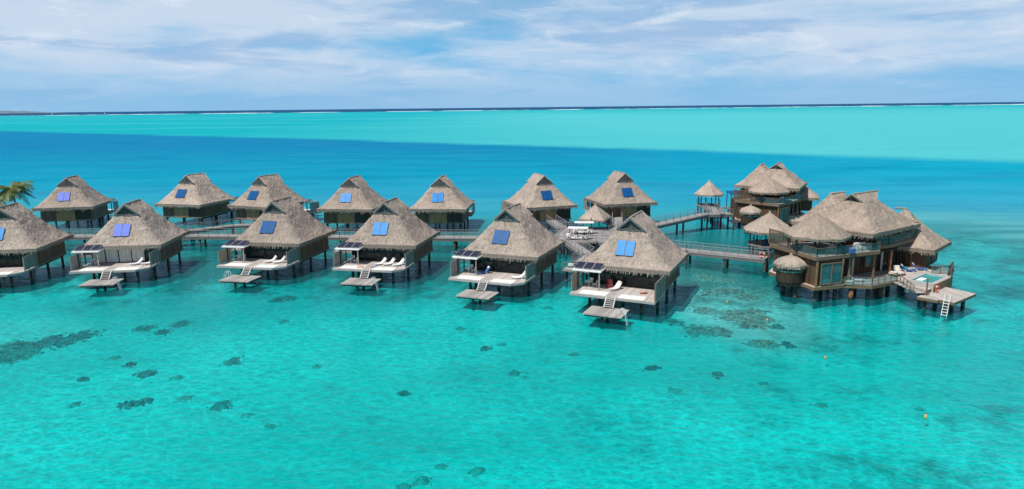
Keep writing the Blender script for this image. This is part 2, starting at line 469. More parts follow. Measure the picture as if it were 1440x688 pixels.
def railing(mb, pts, h=1.05, mat='rail_grey', step=1.6, rails=(1.0,.55,.12), w=.07, glass=None, top_w=.10):
    for i in range(len(pts)-1):
        a, b = Vector(pts[i]), Vector(pts[i+1]); l = (b-a).length; n = max(1, round(l/step))
        for k in range(n+1):
            p = a+(b-a)*k/n; mb.bar(p, p+Vector((0,0,h-.02)), w, mat)
        for r_ in rails:
            ww = top_w if r_ == max(rails) else w*.55
            mb.bar(a+Vector((0,0,h*r_)), b+Vector((0,0,h*r_)), ww, mat, ww*.6)
        if glass:
            z0, z1 = .1, h-.06
            mb.poly([a+Vector((0,0,z0)), b+Vector((0,0,z0)), b+Vector((0,0,z1)), a+Vector((0,0,z1))], glass)

# ------------------------------------------------------------------ furniture
def make_lounger(mat='white_fabric'):
    """moulded sun lounger: curved shell on two legs"""
    root = empty('sun_lounger', (0,0,0))
    prof = [(-.95,.36),(-.6,.30),(-.2,.26),(.15,.28),(.45,.46),(.72,.72),(.95,.86)]
    m = MB(); k = m.mi(mat); hw = .34
    b = len(m.v)
    for i,(y,z) in enumerate(prof):
        w = hw*(.8 if i in (0,6) else 1)
        m.v += [(-w,y,z),(w,y,z),(w,y+.03,z-.12),(-w,y+.03,z-.12)]
    for i in range(len(prof)-1):
        for j in range(4):
            m.f.append((b+4*i+j, b+4*i+(j+1)%4, b+4*i+4+(j+1)%4, b+4*i+4+j)); m.m.append(k); m.uv.append(None)
    m.f += [(b,b+3,b+2,b+1),(b+24,b+25,b+26,b+27)]; m.m += [k,k]; m.uv += [None,None]
    sh = m.build('shell', root)
    f = MB().bb(-.3,.3,-.62,-.5,0,.2,'white_paint').build('foot', root)
    f = MB().bb(-.3,.3,.3,.45,0,.34,'white_paint').build('foot', root)
    p = MB().box((0,.78,.85),(.44,.26,.09),'white_fabric' if mat!='white_fabric' else 'cream_fabric', M=Matrix.Rotation(R(42),3,'X')).build('pillow', root)
    return root
def make_chair(mat='white_paint'):
    root = empty('chair', (0,0,0))
    MB().box((0,0,.44),(.46,.46,.05),mat).build('seat', root)
    MB().box((0,.22,.70),(.44,.04,.42),mat,M=Matrix.Rotation(R(-8),3,'X')).build('backrest', root)
    for x,y in ((-.2,-.2),(.2,-.2),(-.2,.2),(.2,.2)):
        MB().bar((x,y,0),(x,y,.42),.04,mat).build('leg', root)
    return root
def make_table(r=.5, mat='white_paint', top='white_paint'):
    root = empty('table', (0,0,0))
    m = MB(); m.lathe([(.0,.72),(r,.72),(r,.76),(0,.76)], top, 20); m.build('tabletop', root)
    m = MB(); m.lathe([(.26,0),(.26,.04),(.04,.08),(.04,.72)], mat, 12); m.build('pedestal', root)
    return root
def make_armchair(mat):
    root = empty('armchair', (0,0,0))
    MB().bb(-.38,.38,-.36,.36,.08,.42,mat).build('seat', root)
    MB().box((0,.34,.66),(.76,.16,.6),mat,M=Matrix.Rotation(R(-12),3,'X')).build('backrest', root)
    for s in (-1,1): MB().bb(s*.34-.07,s*.34+.07,-.34,.3,.42,.62,mat).build('armrest', root)
    for x,y in ((-.3,-.28),(.3,-.28),(-.3,.28),(.3,.28)): MB().bb(x-.03,x+.03,y-.03,y+.03,0,.08,'dark_wood').build('foot', root)
    return root
lounger0 = make_lounger(); blue_lounger0 = make_lounger('blue_fabric'); chair0 = make_chair(); table0 = make_table()
used = set()
def place(proto, base, off, rz, label, cat, group=None, name=None):
    """first use moves the prototype, later uses copy it"""
    o = proto if proto.name not in used else copy_tree(proto)
    used.add(proto.name); used.add(o.name)
    x, y, z = off
    bx, by, bz, t = base
    o.location = (bx+x*cos(t)-y*sin(t), by+x*sin(t)+y*cos(t), bz+z); o.rotation_euler.z = t+rz
    if 'group' in o: del o['group']
    tag(o, label, cat, group)
    return o

# ------------------------------------------------------------------ bungalow
W, D, ZE, ZR, A_, B_, G_, C_, ZG = 11.4, 12.0, 4.75, 10.5, 3.1, 2.4, 1.7, 2.7, 8.9
def part(mb, name, parent, **k): return mb.build(name, parent, **k)
def roof_mesh(seed):
    random.seed(seed); m = MB()
    hip_roof(m, W, D, ZE, ZR, A_, B_, G_, C_, ZG, 'thatch', rear_gablet=True)
    return m
ROOFS = [None, None, None]
COLL = {}
def roof_at(root, k, collector, rear, single_x):
    if ROOFS[k] is None:
        o = roof_mesh(11+k).build('thatched_roof', root); ROOFS[k] = o.data
    else:
        o = bpy.data.objects.new('thatched_roof', ROOFS[k]); col.objects.link(o); o.parent = root
    for s in (-1, 1):
        key = ('gab', s)
        if key not in COLL:
            m = MB(); y = s*(C_+.02)
            m.poly([(-G_,y,ZG-.05),(G_,y,ZG-.05),(0,y,ZR-.12)], 'gable_dark')
            m.poly([(-G_,y-s*.1,ZG-.05),(G_,y-s*.1,ZG-.05),(0,y-s*.1,ZR-.12)], 'gable_dark')
            # louvre boards and a king post
            for q in range(7):
                z = ZG+.08+q*.19; hw = G_*(1-(z-ZG)/(ZR-ZG))-.15
                if hw > .1: m.box((0,y+s*.05,z),(2*hw,.05,.05),'gable_board',M=Matrix.Rotation(R(s*35),3,'X'))
            m.bar((0,y+s*.08,ZG-.1),(0,y+s*.08,ZR-.3),.09,'gable_board')
            m2 = MB(); yo = A_ if s < 0 else B_
            for sx in (-1, 1):
                m2.bar((sx*(G_+.0), s*(C_+.16), ZG-.02), (0, s*(yo+.02), ZR-.18), .07, 'gable_board', .26)
            m2.bar((-G_-.1, s*(C_+.2), ZG-.04),(G_+.1, s*(C_+.2), ZG-.04),.10,'gable_board')
            m2.bar((0, s*(C_+.5), ZG-.05),(0, s*(C_+.55), ZG-.5),.06,'dark_metal')
            COLL[key] = (m.build('gable_vent', o), m2.build('barge_board', o))
        else:
            for src in COLL[key]:
                c = src.copy(); col.objects.link(c); c.parent = o
    # two solar water collectors lying on the slope that looks at the lagoon camera side
    s = 1 if rear else -1
    z0, z1 = 5.95, 7.6
    def yz(z): t = ((z-ZE)/(ZG-ZE))**.86; return s*(D/2+(C_-D/2)*t+.09)
    for q in (0, 1):
        x0 = single_x + q*1.14*(1 if s < 0 else -1)
        key = ('col', collector, s, single_x, q)
        if key not in COLL:
            m = MB(); a = Vector((x0, yz(z0), z0+.03)); b = Vector((x0, yz(z1), z1+.03)); d = (b-a); l = d.length
            zax = d.normalized(); xax = Vector((1,0,0)); nrm = xax.cross(zax) if s < 0 else zax.cross(xax)
            nrm = nrm if nrm.z > 0 else -nrm
            M3 = Matrix((xax, zax, nrm)).transposed()
            m.box((a+b)/2, (1.1, l, .09), 'dark_metal', M=M3)
            m.box((a+b)/2+nrm*.05, (1.03, l-.08, .02), collector, M=M3)
            COLL[key] = m.build('solar_collector', o)
        else:
            c = COLL[key].copy(); col.objects.link(c); c.parent = o
    return o

STILTS = [(3.0,-8.3),(-2.2,-8.3),(4.3,-5.6),(-4.3,-5.6),(4.3,-.5),(-4.3,-.5),(4.3,4.3),(-4.3,4.3),(0,-5.6),(0,4.3)]
def make_bungalow(collector='collector_blue', roofk=0, rear=False, square=False, ladder='right', clear_screen=True, left_screen='screen_grey', pale_glass=False, violet=False):
    """front of the house at -y over its sun deck; stilts down into the seabed"""
    r = empty('overwater_bungalow', (0,0,0))
    roof_at(r, roofk, collector, rear, -.75 if not rear else .75)
    # walls: board cladding on both sides and the entrance side, glazed towards the deck
    z0, z1 = 1.75, 5.3
    for sx in (-1, 1):
        w = MB()
        for k in range(4):
            ya = -4.6+k*2.35; w.bb(sx*4.7-.06, sx*4.7+.06, ya-.01, ya+2.36, z0+(k%2)*.05, z1, 'wall_boards')
        w.bb(sx*4.7-.09+sx*.03, sx*4.7+.09+sx*.03, -4.6, 4.8, 1.95, 2.1, 'beam')
        part(w, 'side_wall', r)
    w = MB()
    w.bb(-4.6,-1.6,4.74,4.86,z0,z1,'dark_wood'); w.bb(-1.7,2.0,4.7,4.78,z0,z1,'dark_wood'); w.bb(1.9,4.6,4.74,4.86,z0,z1,'wall_boards')
    part(w, 'entrance_wall', r)
    d = MB().bb(-1.58,1.88,4.80,4.93,1.8,5.2,'door_boards')
    d.bb(-1.7,-1.6,4.8,4.97,1.8,5.2,'beam'); d.bb(1.9,2.0,4.8,4.97,1.8,5.2,'beam')
    door = part(d, 'door', r)
    for x in (-1.0, 1.3): part(MB().bb(x-.28,x+.28,4.9,4.96,3.5,4.25,'small_window'), 'window', door)
    # interior back wall + ceiling so the room is dark and closed
    i = MB().bb(-4.6,4.6,-.9,-.8,2,5,'interior'); i.bb(-4.6,-2.1,-2.6,-.95,2,2.5,'cream_fabric'); i.bb(.4,2.9,-3.0,-1.0,2.0,2.55,'white_fabric')
    i.bb(.4,2.9,-1.05,-.92,2.5,3.3,'door_boards')
    part(i, 'room', r)
    g = MB().bb(-4.55,4.55,-4.62,-4.58,2.06,4.6,'window_glass')
    gw = part(g, 'glass_wall', r)
    f = MB()
    for x in (-4.6,-2.75,-.92,.92,2.75,4.6): f.bb(x-.06,x+.06,-4.68,-4.52,2.03,4.75,'dark_wood')
    f.bb(-4.6,4.6,-4.67,-4.53,4.6,4.8,'dark_wood')
    part(f, 'door_frame', gw)
    if pale_glass:
        c = MB()
        for x in (-1.85,.0,1.85,-3.7): c.bb(x-.84,x+.84,-4.72,-4.69,2.1,4.6,'curtain')
        part(c, 'curtain', r)
    else:
        part(MB().bb(3.2,4.4,-4.50,-4.46,2.1,4.6,'curtain'), 'curtain', r)
    # decks
    fl = MB(); fl.bb(-4.8,4.8,-4.6,4.9,1.72,1.98,'beam'); part(fl, 'floor', r)
    if square: poly = [(-5.4,-10.0),(5.0,-10.2),(5.0,-4.62),(-5.4,-4.62)]
    else: poly = [(-5.4,-10.0),(3.5,-10.2),(4.9,-8.8),(5.0,-4.62),(-5.4,-4.62)]
    dk = MB().prism(poly, 1.72, 2.0, 'fascia', 'deck'); deck = part(dk, 'deck', r)
    for (x0,x1,y0,y1) in ((-4.4,-1.0,-9.7,-8.0),(.5,3.6,-9.95,-8.25)):
        part(MB().bb(x0,x1,y0,y1,2.003,2.03,'net_white'), 'lounging_net', deck)
    jo = MB()
    for y in (-9.2,-7.4,-5.6): jo.bb(-5.2,3.4,y-.08,y+.08,1.48,1.719,'dark_wood')
    for x in (-4.3,0,4.3): jo.bb(x-.09,x+.09,-4.5,4.8,1.42,1.719,'dark_wood')
    part(jo, 'joists', r)
    for x, y in STILTS:
        part(MB().tube([(x,y,-1.3),(x,y,1.5)], .19, 'post', 9), 'stilt', r, smooth=True)
    # solar canopy over the outdoor table
    cn = MB(); M_ = Matrix.Rotation(R(4), 3, 'X')
    cn.box((-4.1,-5.85,4.42),(3.7,3.7,.16),'white_paint', M=M_); can = part(cn, 'canopy', r)
    for k in range(3):
        mm = MB(); mm.box((0,0,0),(1.08,1.75,.05),'fascia'); mm.box((0,0,.03),(1.0,1.67,.02),'pv_cells')
        p = mm.build('solar_panel', can); p.location = (-5.25+k*1.15,-6.55,4.72); p.rotation_euler = (R(15),0,0)
    for x, y in ((-2.5,-7.5),(-5.3,-7.3),(-5.3,-5.4)):
        part(MB().bar((x,y,2.0),(x,y,4.32),.13,'rail_wood' if x > -3 else 'dark_metal'), 'canopy_post', r)
    # privacy screens
    s = MB(); yy = -9.3
    s.bb(-5.42,-5.36,yy,-6.4,2.1,4.0,left_screen); s.bar((-5.39,yy,2),(-5.39,yy,4.05),.08,'rail_grey')
    for z in (2.5,3.1,3.7): s.bar((-5.39,-6.4,z),(-5.39,-4.7,z),.05,'dark_metal')
    part(s, 'privacy_screen', r)
    s = MB()
    if square:
        s.bb(4.9,4.98,-10.0,-4.7,2.0,4.15,'screen_boards')
        for k in range(5): s.bb(4.86,5.02,-10.0+k*1.3,-9.92+k*1.3,2.0,4.22,'beam')
    else:
        s.bb(4.90,4.94,-8.3,-4.7,2.1,4.0,'screen_grey')
        for k in range(4): s.bb(4.86,4.98,-8.4+k*1.22,-8.32+k*1.22,2.0,4.08,'rail_grey')
    part(s, 'privacy_screen', r)
    # swim platform with its steps and ladder
    pl = MB().bb(-2.3,2.2,-14.1,-10.8,.84,.98,'deck_grey'); pl.bb(-2.2,2.1,-14.0,-10.9,.66,.839,'dark_wood')
    pf = part(pl, 'swim_platform', r)
    part(MB().tube([(-.2,-13.5,-1.3),(-.2,-13.5,.76)], .17, 'post', 9), 'stilt', pf, smooth=True)
    part(MB().tube([(-.2,-11.4,-1.3),(-.2,-11.4,.76)], .17, 'post', 9), 'stilt', pf, smooth=True)
    st = MB()
    for sx in (-1, 1): st.bar((-.2+sx*.55,-10.15,1.98),(-.2+sx*.55,-11.15,1.06),.06,'white_paint',.16)
    for k in range(5): st.bb(-.72,.32,-10.36-k*.2,-10.16-k*.2,1.84-k*.18,1.9-k*.18,'fascia')
    st.poly([(-.72,-10.1,1.72),(.32,-10.1,1.72),(.32,-11.05,.9),(-.72,-11.05,.9)],'dark_wood')
    part(st, 'steps', r)
    if ladder:
        sx = 2.2 if ladder == 'right' else -2.55; o = 1 if ladder == 'right' else -1
        yl = -13.2 if ladder == 'right' else -11.9
        ld = MB()
        for q in (-.25, .25):
            ld.tube([(sx-o*.55,yl+q,1.04),(sx-o*.5,yl+q,1.5),(sx-o*.3,yl+q,1.75),(sx,yl+q,1.7),(sx+o*.2,yl+q,1.3),(sx+o*.6,yl+q,-.6)], .035, 'white_paint', 6)
        for k in range(7): ld.bar((sx+o*(.22+k*.06),yl-.25,1.15-k*.27),(sx+o*(.22+k*.06),yl+.25,1.15-k*.27),.07,'white_paint')
        part(ld, 'ladder', pf)
    # service deck at the side, towards the boardwalk
    if not rear:
        sv = MB().bb(-10.6,-4.9,1.2,2.9,1.72,1.95,'deck_y')
        railing(sv, [(-10.5,1.25,1.95),(-5.1,1.25,1.95)], 1.0, 'rail_grey', 1.3)
        sd = part(sv, 'service_deck', r)
        eq = MB().bb(-9.9,-9.1,1.6,2.3,1.96,2.7,'white_paint'); eq.bb(-8.9,-8.2,1.7,2.4,1.96,2.95,'dark_metal'); eq.tube([(-9.1,2.0,2.4),(-8.0,2.0,2.5),(-7.2,2.4,2.1)],.07,'rail_grey',6)
        part(eq, 'pump_unit', sd)
        for x in (-10.2,-7.3): part(MB().tube([(x,2.0,-1.3),(x,2.0,1.72)], .15, 'post', 8), 'stilt', sd, smooth=True)
    return r

G1 = 'overwater bungalows in the near row'; G2 = 'overwater bungalows in the far row'
near = {
 'F': ((16.0,86.3,-25), dict(collector='collector_blue', roofk=0, square=True, left_screen='screen_boards'),
       'thatched bungalow with board screen along its deck, nearest one to the big two-storey villa'),
 'E': ((.3,94.7,-22), dict(collector='collector_deep', roofk=1, ladder=None),
       'thatched bungalow with a blue lounger under its canopy and no ladder on its platform'),
 'D': ((-18.2,102.5,-11), dict(collector='collector_blue', roofk=2),
       'thatched bungalow with three white loungers side by side on its deck'),
 'C': ((-35.4,104.9,-12), dict(collector='collector_deep', roofk=0, ladder='left', left_screen='screen_boards'),
       'thatched bungalow with two white loungers and swim ladder on the side away from the villas'),
 'B': ((-57.9,103.8,6), dict(collector='collector_violet', roofk=1, pale_glass=True),
       'thatched bungalow with violet roof collectors and pale curtained glass behind its deck'),
 'A': ((-75.2,101.4,10), dict(collector='collector_blue', roofk=2),
       'thatched bungalow at the end of the near row, cut by the picture edge'),
}
BASE = {}
for k, ((x,y,a), kw, lab) in near.items():
    b = make_bungalow(**kw); b.location = (x,y,0); b.rotation_euler.z = R(a); tag(b, lab, 'bungalow', G1)
    BASE[k] = (x,y,2.0,R(a))
far = [((22.7,142.2,14),'collector_deep',0,'back row thatched bungalow with dark blue collectors beside the long ramp to the gazebo'),
 ((5.8,138.9,19),'collector_deep',1,'back row thatched bungalow behind the golf carts with dull grey blue collectors'),
 ((-14.0,137.4,-4),'collector_blue',2,'back row thatched bungalow between the golf cart area and the three-lounger bungalow, bright blue collectors'),
 ((-32.0,138.5,-8),'collector_blue',0,'back row thatched bungalow half behind the roof of the three-lounger bungalow'),
 ((-51.3,143.7,-23),'collector_deep',1,'back row thatched bungalow with a glass-fenced deck end, linked by a diagonal bridge'),
 ((-68.8,148.3,-14),'collector_deep',2,'back row thatched bungalow just behind the diagonal footbridge, dark collectors'),
 ((-93.6,145.3,12),'collector_violet',0,'back row thatched bungalow with violet collectors beside the palm tree')]
FARB = []
src = {}
for (x,y,a), cm, k, lab in far:
    key = (cm, k)
    b = make_bungalow(collector=cm, roofk=k, rear=True, ladder='right', square=(k == 1))
    b.location = (x,y,0); b.rotation_euler.z = R(a+180); tag(b, lab, 'bungalow', G2); FARB.append((x,y,2.0,R(a+180)))

GL = 'sun loungers on the decks'
def lg(k, x, y, rz, lab, proto=None): place(proto or lounger0, BASE[k], (x,y,0), R(rz), lab, 'sun lounger', GL)
lg('F', -.7,-6.6,-20, 'single white sun lounger on the deck of the bungalow nearest the villa')
lg('E', 3.5,-7.2,-58, 'white sun lounger against the side screen, same deck as the blue lounger')
lg('E', -2.0,-6.3,-45, 'blue sun lounger beside the canopy post of a bungalow', blue_lounger0)
lg('D', .6,-6.9,-38, 'first of three white loungers in a row, the one closest to the canopy')
lg('D', 1.9,-6.9,-38, 'middle one of the three white loungers in a row')
lg('D', 3.4,-7.0,-38, 'last of three white loungers in a row, beside the side screen')
lg('C', 1.3,-6.8,-45, 'white lounger nearer the canopy, between the three-lounger and pale-curtain bungalows')
lg('C', 2.8,-6.9,-45, 'white lounger nearer the side screen, between the three-lounger and pale-curtain bungalows')
lg('B', 2.3,-6.6,-50, 'white lounger in front of pale curtains, nearer the canopy')
lg('B', 3.9,-6.6,-50, 'white lounger in front of pale curtains, close against the grey side screen')
desc = {'F':'bungalow nearest the villa','E':'bungalow with the blue lounger','D':'bungalow with three loungers','C':'bungalow next before the three-lounger one','B':'bungalow with violet collectors','A':'bungalow cut by the picture edge'}
for k in 'FEDCB':
    place(table0, BASE[k], (-4.2,-6.3,0), 0, 'round white table under the canopy of the '+desc[k], 'table', 'outdoor tables')
    place(chair0, BASE[k], (-3.4,-6.3,0), R(-90), 'white chair, post side of the table, '+desc[k], 'chair', 'outdoor dining chairs')
    place(chair0, BASE[k], (-4.2,-5.5,0), 0, 'white chair, house side of the table, '+desc[k], 'chair', 'outdoor dining chairs')
red = make_armchair('maroon'); used.add('x')
place(red, BASE['F'], (-1.7,-5.9,0), R(20), 'dark red armchair between canopy post and white lounger', 'armchair')
def small(name, mb, base, off, rz, label, cat, group=None):
    o = mb.build(name); bx,by,bz,t = base; x,y,z = off
    o.location = (bx+x*cos(t)-y*sin(t), by+x*sin(t)+y*cos(t), bz+z); o.rotation_euler.z = t+rz
    return tag(o, label, cat, group)
m = MB().box((-.15,0,.06),(.55,.4,.1),'red_towel',rz=.3); m.box((.25,.12,.07),(.35,.45,.12),'red_towel',rz=-.4); m.box((.1,-.1,.15),(.3,.25,.08),'red_towel',rz=.9)
small('towel', m, BASE['F'], (2.9,-7.0,0), .4, 'crumpled faded red towels left on the open deck floor', 'towel')
m = MB().box((0,0,.05),(.9,.45,.07),'orange_paint'); small('towel', m, BASE['D'], (-1.6,-8.9,.04), .1, 'orange towel lying at the edge of a white net', 'towel')
m = MB().box((0,0,.05),(.8,.45,.07),'towel'); small('towel', m, BASE['D'], (.2,-8.3,0), .3, 'blue towel lying near the top of the steps', 'towel')

# ------------------------------------------------------------------ boardwalks
def walkway(pts, width, label, name='boardwalk', z=2.0, step=6.0, rails=(1,1), wide_posts=False, rail_mat='rail_grey', group='boardwalks over the lagoon', zs=None, skip_caps=True):
    """polyline deck with side beams, railings and piles"""
    r = empty(name, (pts[0][0], pts[0][1], 0)); ox, oy = pts[0]
    P = [Vector((p[0]-ox, p[1]-oy, (zs[i] if zs else z))) for i, p in enumerate(pts)]
    nrm = []
    for i in range(len(P)):
        d = (P[min(i+1,len(P)-1)]-P[max(i-1,0)]); d.z = 0; d.normalize(); nrm.append(Vector((-d.y, d.x, 0)))
    dk = MB(); sb = MB(); h = width/2
    for i in range(len(P)-1):
        a, b = P[i], P[i+1]; na, nb = nrm[i]*h, nrm[i+1]*h; th = Vector((0,0,.12))
        ln = (b-a).length; nb_ = max(1, int(ln/.5))
        dk.poly([a-na,b-nb,b+nb,a+na],'walk_planks'); dk.poly([a+na-th,b+nb-th,b-nb-th,a-na-th],'bridge_side')
        dk.poly([a-na-th,b-nb-th,b-nb,a-na],'fascia'); dk.poly([a+na,b+nb,b+nb-th,a+na-th],'fascia')
        for s in (-1, 1):
            sb.bar(a+na*s*.9-Vector((0,0,.34)), b+nb*s*.9-Vector((0,0,.34)), .16, 'bridge_side', .42)
    part(dk, 'deck', r); part(sb, 'side_beam', r)
    for s, on in ((-1, rails[0]), (1, rails[1])):
        if not on: continue
        m = MB(); railing(m, [P[i]+nrm[i]*h*.95*s for i in range(len(P))], 1.05, rail_mat, 1.9, rails=(1.0,.66,.34,.1))
        part(m, 'railing', r)
    acc = 0
    for i in range(len(P)-1):
        a, b = P[i], P[i+1]; ln = (b-a).length; n = max(1, round(ln/step))
        for k in range(n + (1 if i == len(P)-2 else 0)):
            p = a+(b-a)*k/n
            for s in ((-1, 1)):
                q = p+nrm[i]*h*.7*s
                part(MB().tube([(q.x,q.y,-1.3),(q.x,q.y,p.z-.5)], .19, 'post', 8), 'pile', r, smooth=True)
    return tag(r, label, 'boardwalk', group)
walkway([(-112,122.5),(-84,122.0),(-55.8,121.0),(-30,118.6),(-9.8,116.6),(8,114.5)], 2.6, 'long straight grey boardwalk running behind the near row of bungalows', step=8)
walkway([(13,113.0),(27.4,103.6),(37.2,97.4)], 2.4, 'boardwalk branch reaching the two-storey villa in front, over the coral', step=7.5)
walkway([(18,119.5),(26.5,125.0),(37.8,132.0),(43.0,132.2)], 2.3, 'ramped boardwalk climbing to the small thatched gazebo', step=7, zs=[2.0,2.3,3.2,3.2])
walkway([(40.6,133.5),(41.6,142.5)], 2.3, 'short walkway leading back to the small gazebo', z=3.0, step=8)
walkway([(-66,121.8),(-54.5,131.6),(-47.0,133.2)], 2.2, 'diagonal footbridge rising from the long boardwalk to the glass-fenced back row bungalow', step=7, name='footbridge', group='side bridges')
walkway([(9.6,123.6),(7.8,133.5)], 2.0, 'footbridge from golf cart platform to the dull grey blue collector bungalow', step=7, name='footbridge', group='side bridges')
walkway([(19.5,124.6),(21.4,137)], 2.0, 'footbridge beside the small thatched shelter toward the corner back row bungalow', step=7, name='footbridge', group='side bridges')
# sloping ramp down from the cart platform towards the near bungalow
walkway([(9.6,110.6),(11.6,101.6),(9.6,96.8)], 1.9, 'sloping ramp with double handrails between two near bungalows', step=5, zs=[2.0,1.9,1.8], name='ramp', group='side bridges')
# platform with carts
r = empty('cart_platform', (13,117.5,0), 0, 'wide grey plank platform where the golf carts stand', 'platform')
pp = [(-5.6,-7),(1,-7),(7.5,-.5),(7,8),(-3.6,7),(-5.6,0)]
part(MB().prism(pp, 1.75, 1.99, 'bridge_side', 'walk_planks'), 'deck', r)
m = MB(); railing(m, [(-5.5,-6.9,1.99),(-4.0,-6.9,1.99)],1.05); railing(m, [(-2.2,-6.9,1.99),(.9,-6.9,1.99)],1.05)
part(m, 'railing', r)
m = MB(); railing(m, [(5.0,-2.9,1.99),(7.3,-.5,1.99)],1.05); railing(m, [(7.3,3.4,1.99),(6.9,7.9,1.99),(-3.5,6.9,1.99),(-5.5,0,1.99)],1.05); part(m, 'railing', r)
m = MB(); railing(m, [(-2.6,-1.2,1.99),(4.4,-1.4,1.99)],1.05); part(m, 'railing', r)
for x, y in ((-5,-6.4),(.6,-6.4),(6.6,-.4),(-5,0),(-3.2,6.4),(6.4,7),(1,0)):
    part(MB().tube([(x,y,-1.3),(x,y,1.75)], .2, 'post', 8), 'pile', r, smooth=True)
# golf carts
def make_cart():
    r = empty('golf_cart', (0,0,0))
    b = MB().bb(-.65,.65,-1.7,1.65,.28,.5,'white_paint'); b.bb(-.62,.62,1.0,1.7,.5,.9,'white_paint'); b.bb(-.62,.62,-1.75,-1.3,.5,.82,'white_paint')
    part(b, 'body', r)
    for y in (.1,-1.0):
        part(MB().bb(-.58,.58,y-.25,y+.3,.5,.8,'cream_fabric'), 'seat', r)
        part(MB().box((0,y-.3,1.06),(1.15,.12,.42),'dark_wood',M=Matrix.Rotation(R(-8),3,'X')), 'backrest', r)
    m = MB().bb(-.75,.75,-1.95,1.45,1.95,2.05,'white_paint'); m.bb(-.66,.66,-1.85,1.35,2.05,2.1,'white_paint'); part(m, 'roof', r)
    for x in (-.62,.62):
        for y0,y1 in ((1.3,1.1),(-1.6,-1.65)): part(MB().bar((x,y0,.6),(x,y1,1.96),.05,'dark_metal'), 'roof_post', r)
        for y in (-1.2,1.2):
            w = MB(); w.tube([(x-.09,y,.27),(x+.09,y,.27)],.27,'black_rubber',16); w.tube([(x-.1,y,.27),(x+.1,y,.27)],.13,'fascia',12); part(w, 'wheel', r)
    m = MB(); m.tube([(.25,1.0,.85),(.25,.75,1.1)],.025,'dark_metal',6)
    m.tube([(.25+.17*cos(a),.73+.08*sin(a),1.12+.14*sin(a)) for a in [i*pi/6 for i in range(13)]],.02,'dark_metal',5,cap=False); part(m, 'steering_wheel', r)
    for x in (-.4,.4): part(MB().bb(x-.09,x+.09,1.7,1.73,.64,.78,'cream_fabric'), 'headlight', r)
    return r
cart0 = make_cart()
place(cart0, (0,0,1.99,0), (10.9,113.2,0), R(80), 'white golf cart at the front of the plank platform, nearer the near-row bungalows', 'golf cart', 'golf carts')
place(cart0, (0,0,1.99,0), (12.5,118.6,0), R(84), 'white golf cart parked behind the other cart beside the rail', 'golf cart', 'golf carts')

# ------------------------------------------------------------------ gazebos
def gazebo(loc, r_, ze, za, zf, label, n=8, base=True, rot=0.0, posts=6, mat='thatch_small', bulge=0):
    g = empty('gazebo', loc, 0, label, 'gazebo')
    m = MB(); cone_roof(m, r_, ze, za, mat, n, bulge, rot=rot); part(m, 'thatched_roof', g)
    if base:
        part(MB().prism([(r_*.82*cos(2*pi*k/n+rot), r_*.82*sin(2*pi*k/n+rot)) for k in range(n)], zf-.25, zf, 'bridge_side', 'walk_planks'), 'floor', g)
    for k in range(posts):
        a = 2*pi*(k+.5)/posts+rot; x, y = r_*.68*cos(a), r_*.68*sin(a)
        part(MB().bar((x,y,zf),(x,y,ze+.3),.16,'dark_wood'), 'post', g)
        if base: part(MB().tube([(x,y,-1.3),(x,y,zf-.25)],.18,'post',8), 'pile', g, smooth=True)
    return g
gz = gazebo((42.3,145.5,0), 3.2, 5.4, 8.2, 3.0, 'small thatched gazebo standing where the ramped boardwalk ends', n=8, posts=6)
m = MB(); railing(m, [(2.4*cos(a),2.4*sin(a),3.0) for a in [R(d) for d in (-10,35,80,125,170)]],1.0,'rail_grey'); part(m, 'railing', gz)
gazebo((15.3,123.6,0), 3.4, 3.95, 6.5, 1.99, 'small square thatched shelter behind the golf carts', n=4, rot=R(20), posts=4, base=False, mat='thatch')
g3 = gazebo((41.4,108.2,0), 4.1, 4.3, 7.1, 2.0, 'thatched pavilion with blue furniture in front of the rear villa', n=8, rot=R(10), posts=8)
m = MB(); railing(m, [(3.2*cos(a),3.2*sin(a),2.0) for a in [R(d) for d in (-170,-125,-80,-35,10,55)]],1.0,'dark_wood',1.2); part(m, 'railing', g3)
m = MB().bb(-1,1,-.5,.5,0,.45,'blue_fabric'); m.bb(-1,1,.38,.52,.4,.9,'blue_fabric'); small('sofa', m, (41.4,108.2,2,0), (0,-1.4,0), .3, 'blue sofa under the pavilion in front of the rear villa', 'sofa')
# solar shade frame beside the path gazebo
r = empty('solar_shade', (46.6,141.5,0), R(10), 'open post frame carrying a blue solar panel roof beside the small gazebo', 'shade frame')
m = MB().box((0,0,6.1),(3.0,2.2,.08),'dark_metal',M=Matrix.Rotation(R(12),3,'X')); m.box((0,0,6.16),(2.9,2.1,.03),'collector_deep',M=Matrix.Rotation(R(12),3,'X')); part(m, 'solar_panel', r)
for x, y in ((-1.3,-.9),(1.3,-.9),(-1.3,.9),(1.3,.9)): part(MB().bar((x,y,2.9),(x,y,6.1+y*.2),.12,'dark_wood'), 'post', r)
part(MB().bb(-1.8,1.8,-1.4,1.4,2.65,2.9,'bridge_side'), 'floor', r)
for x in (-1.3,1.3): part(MB().tube([(x,0,-1.3),(x,0,2.65)],.18,'post',8), 'pile', r, smooth=True)

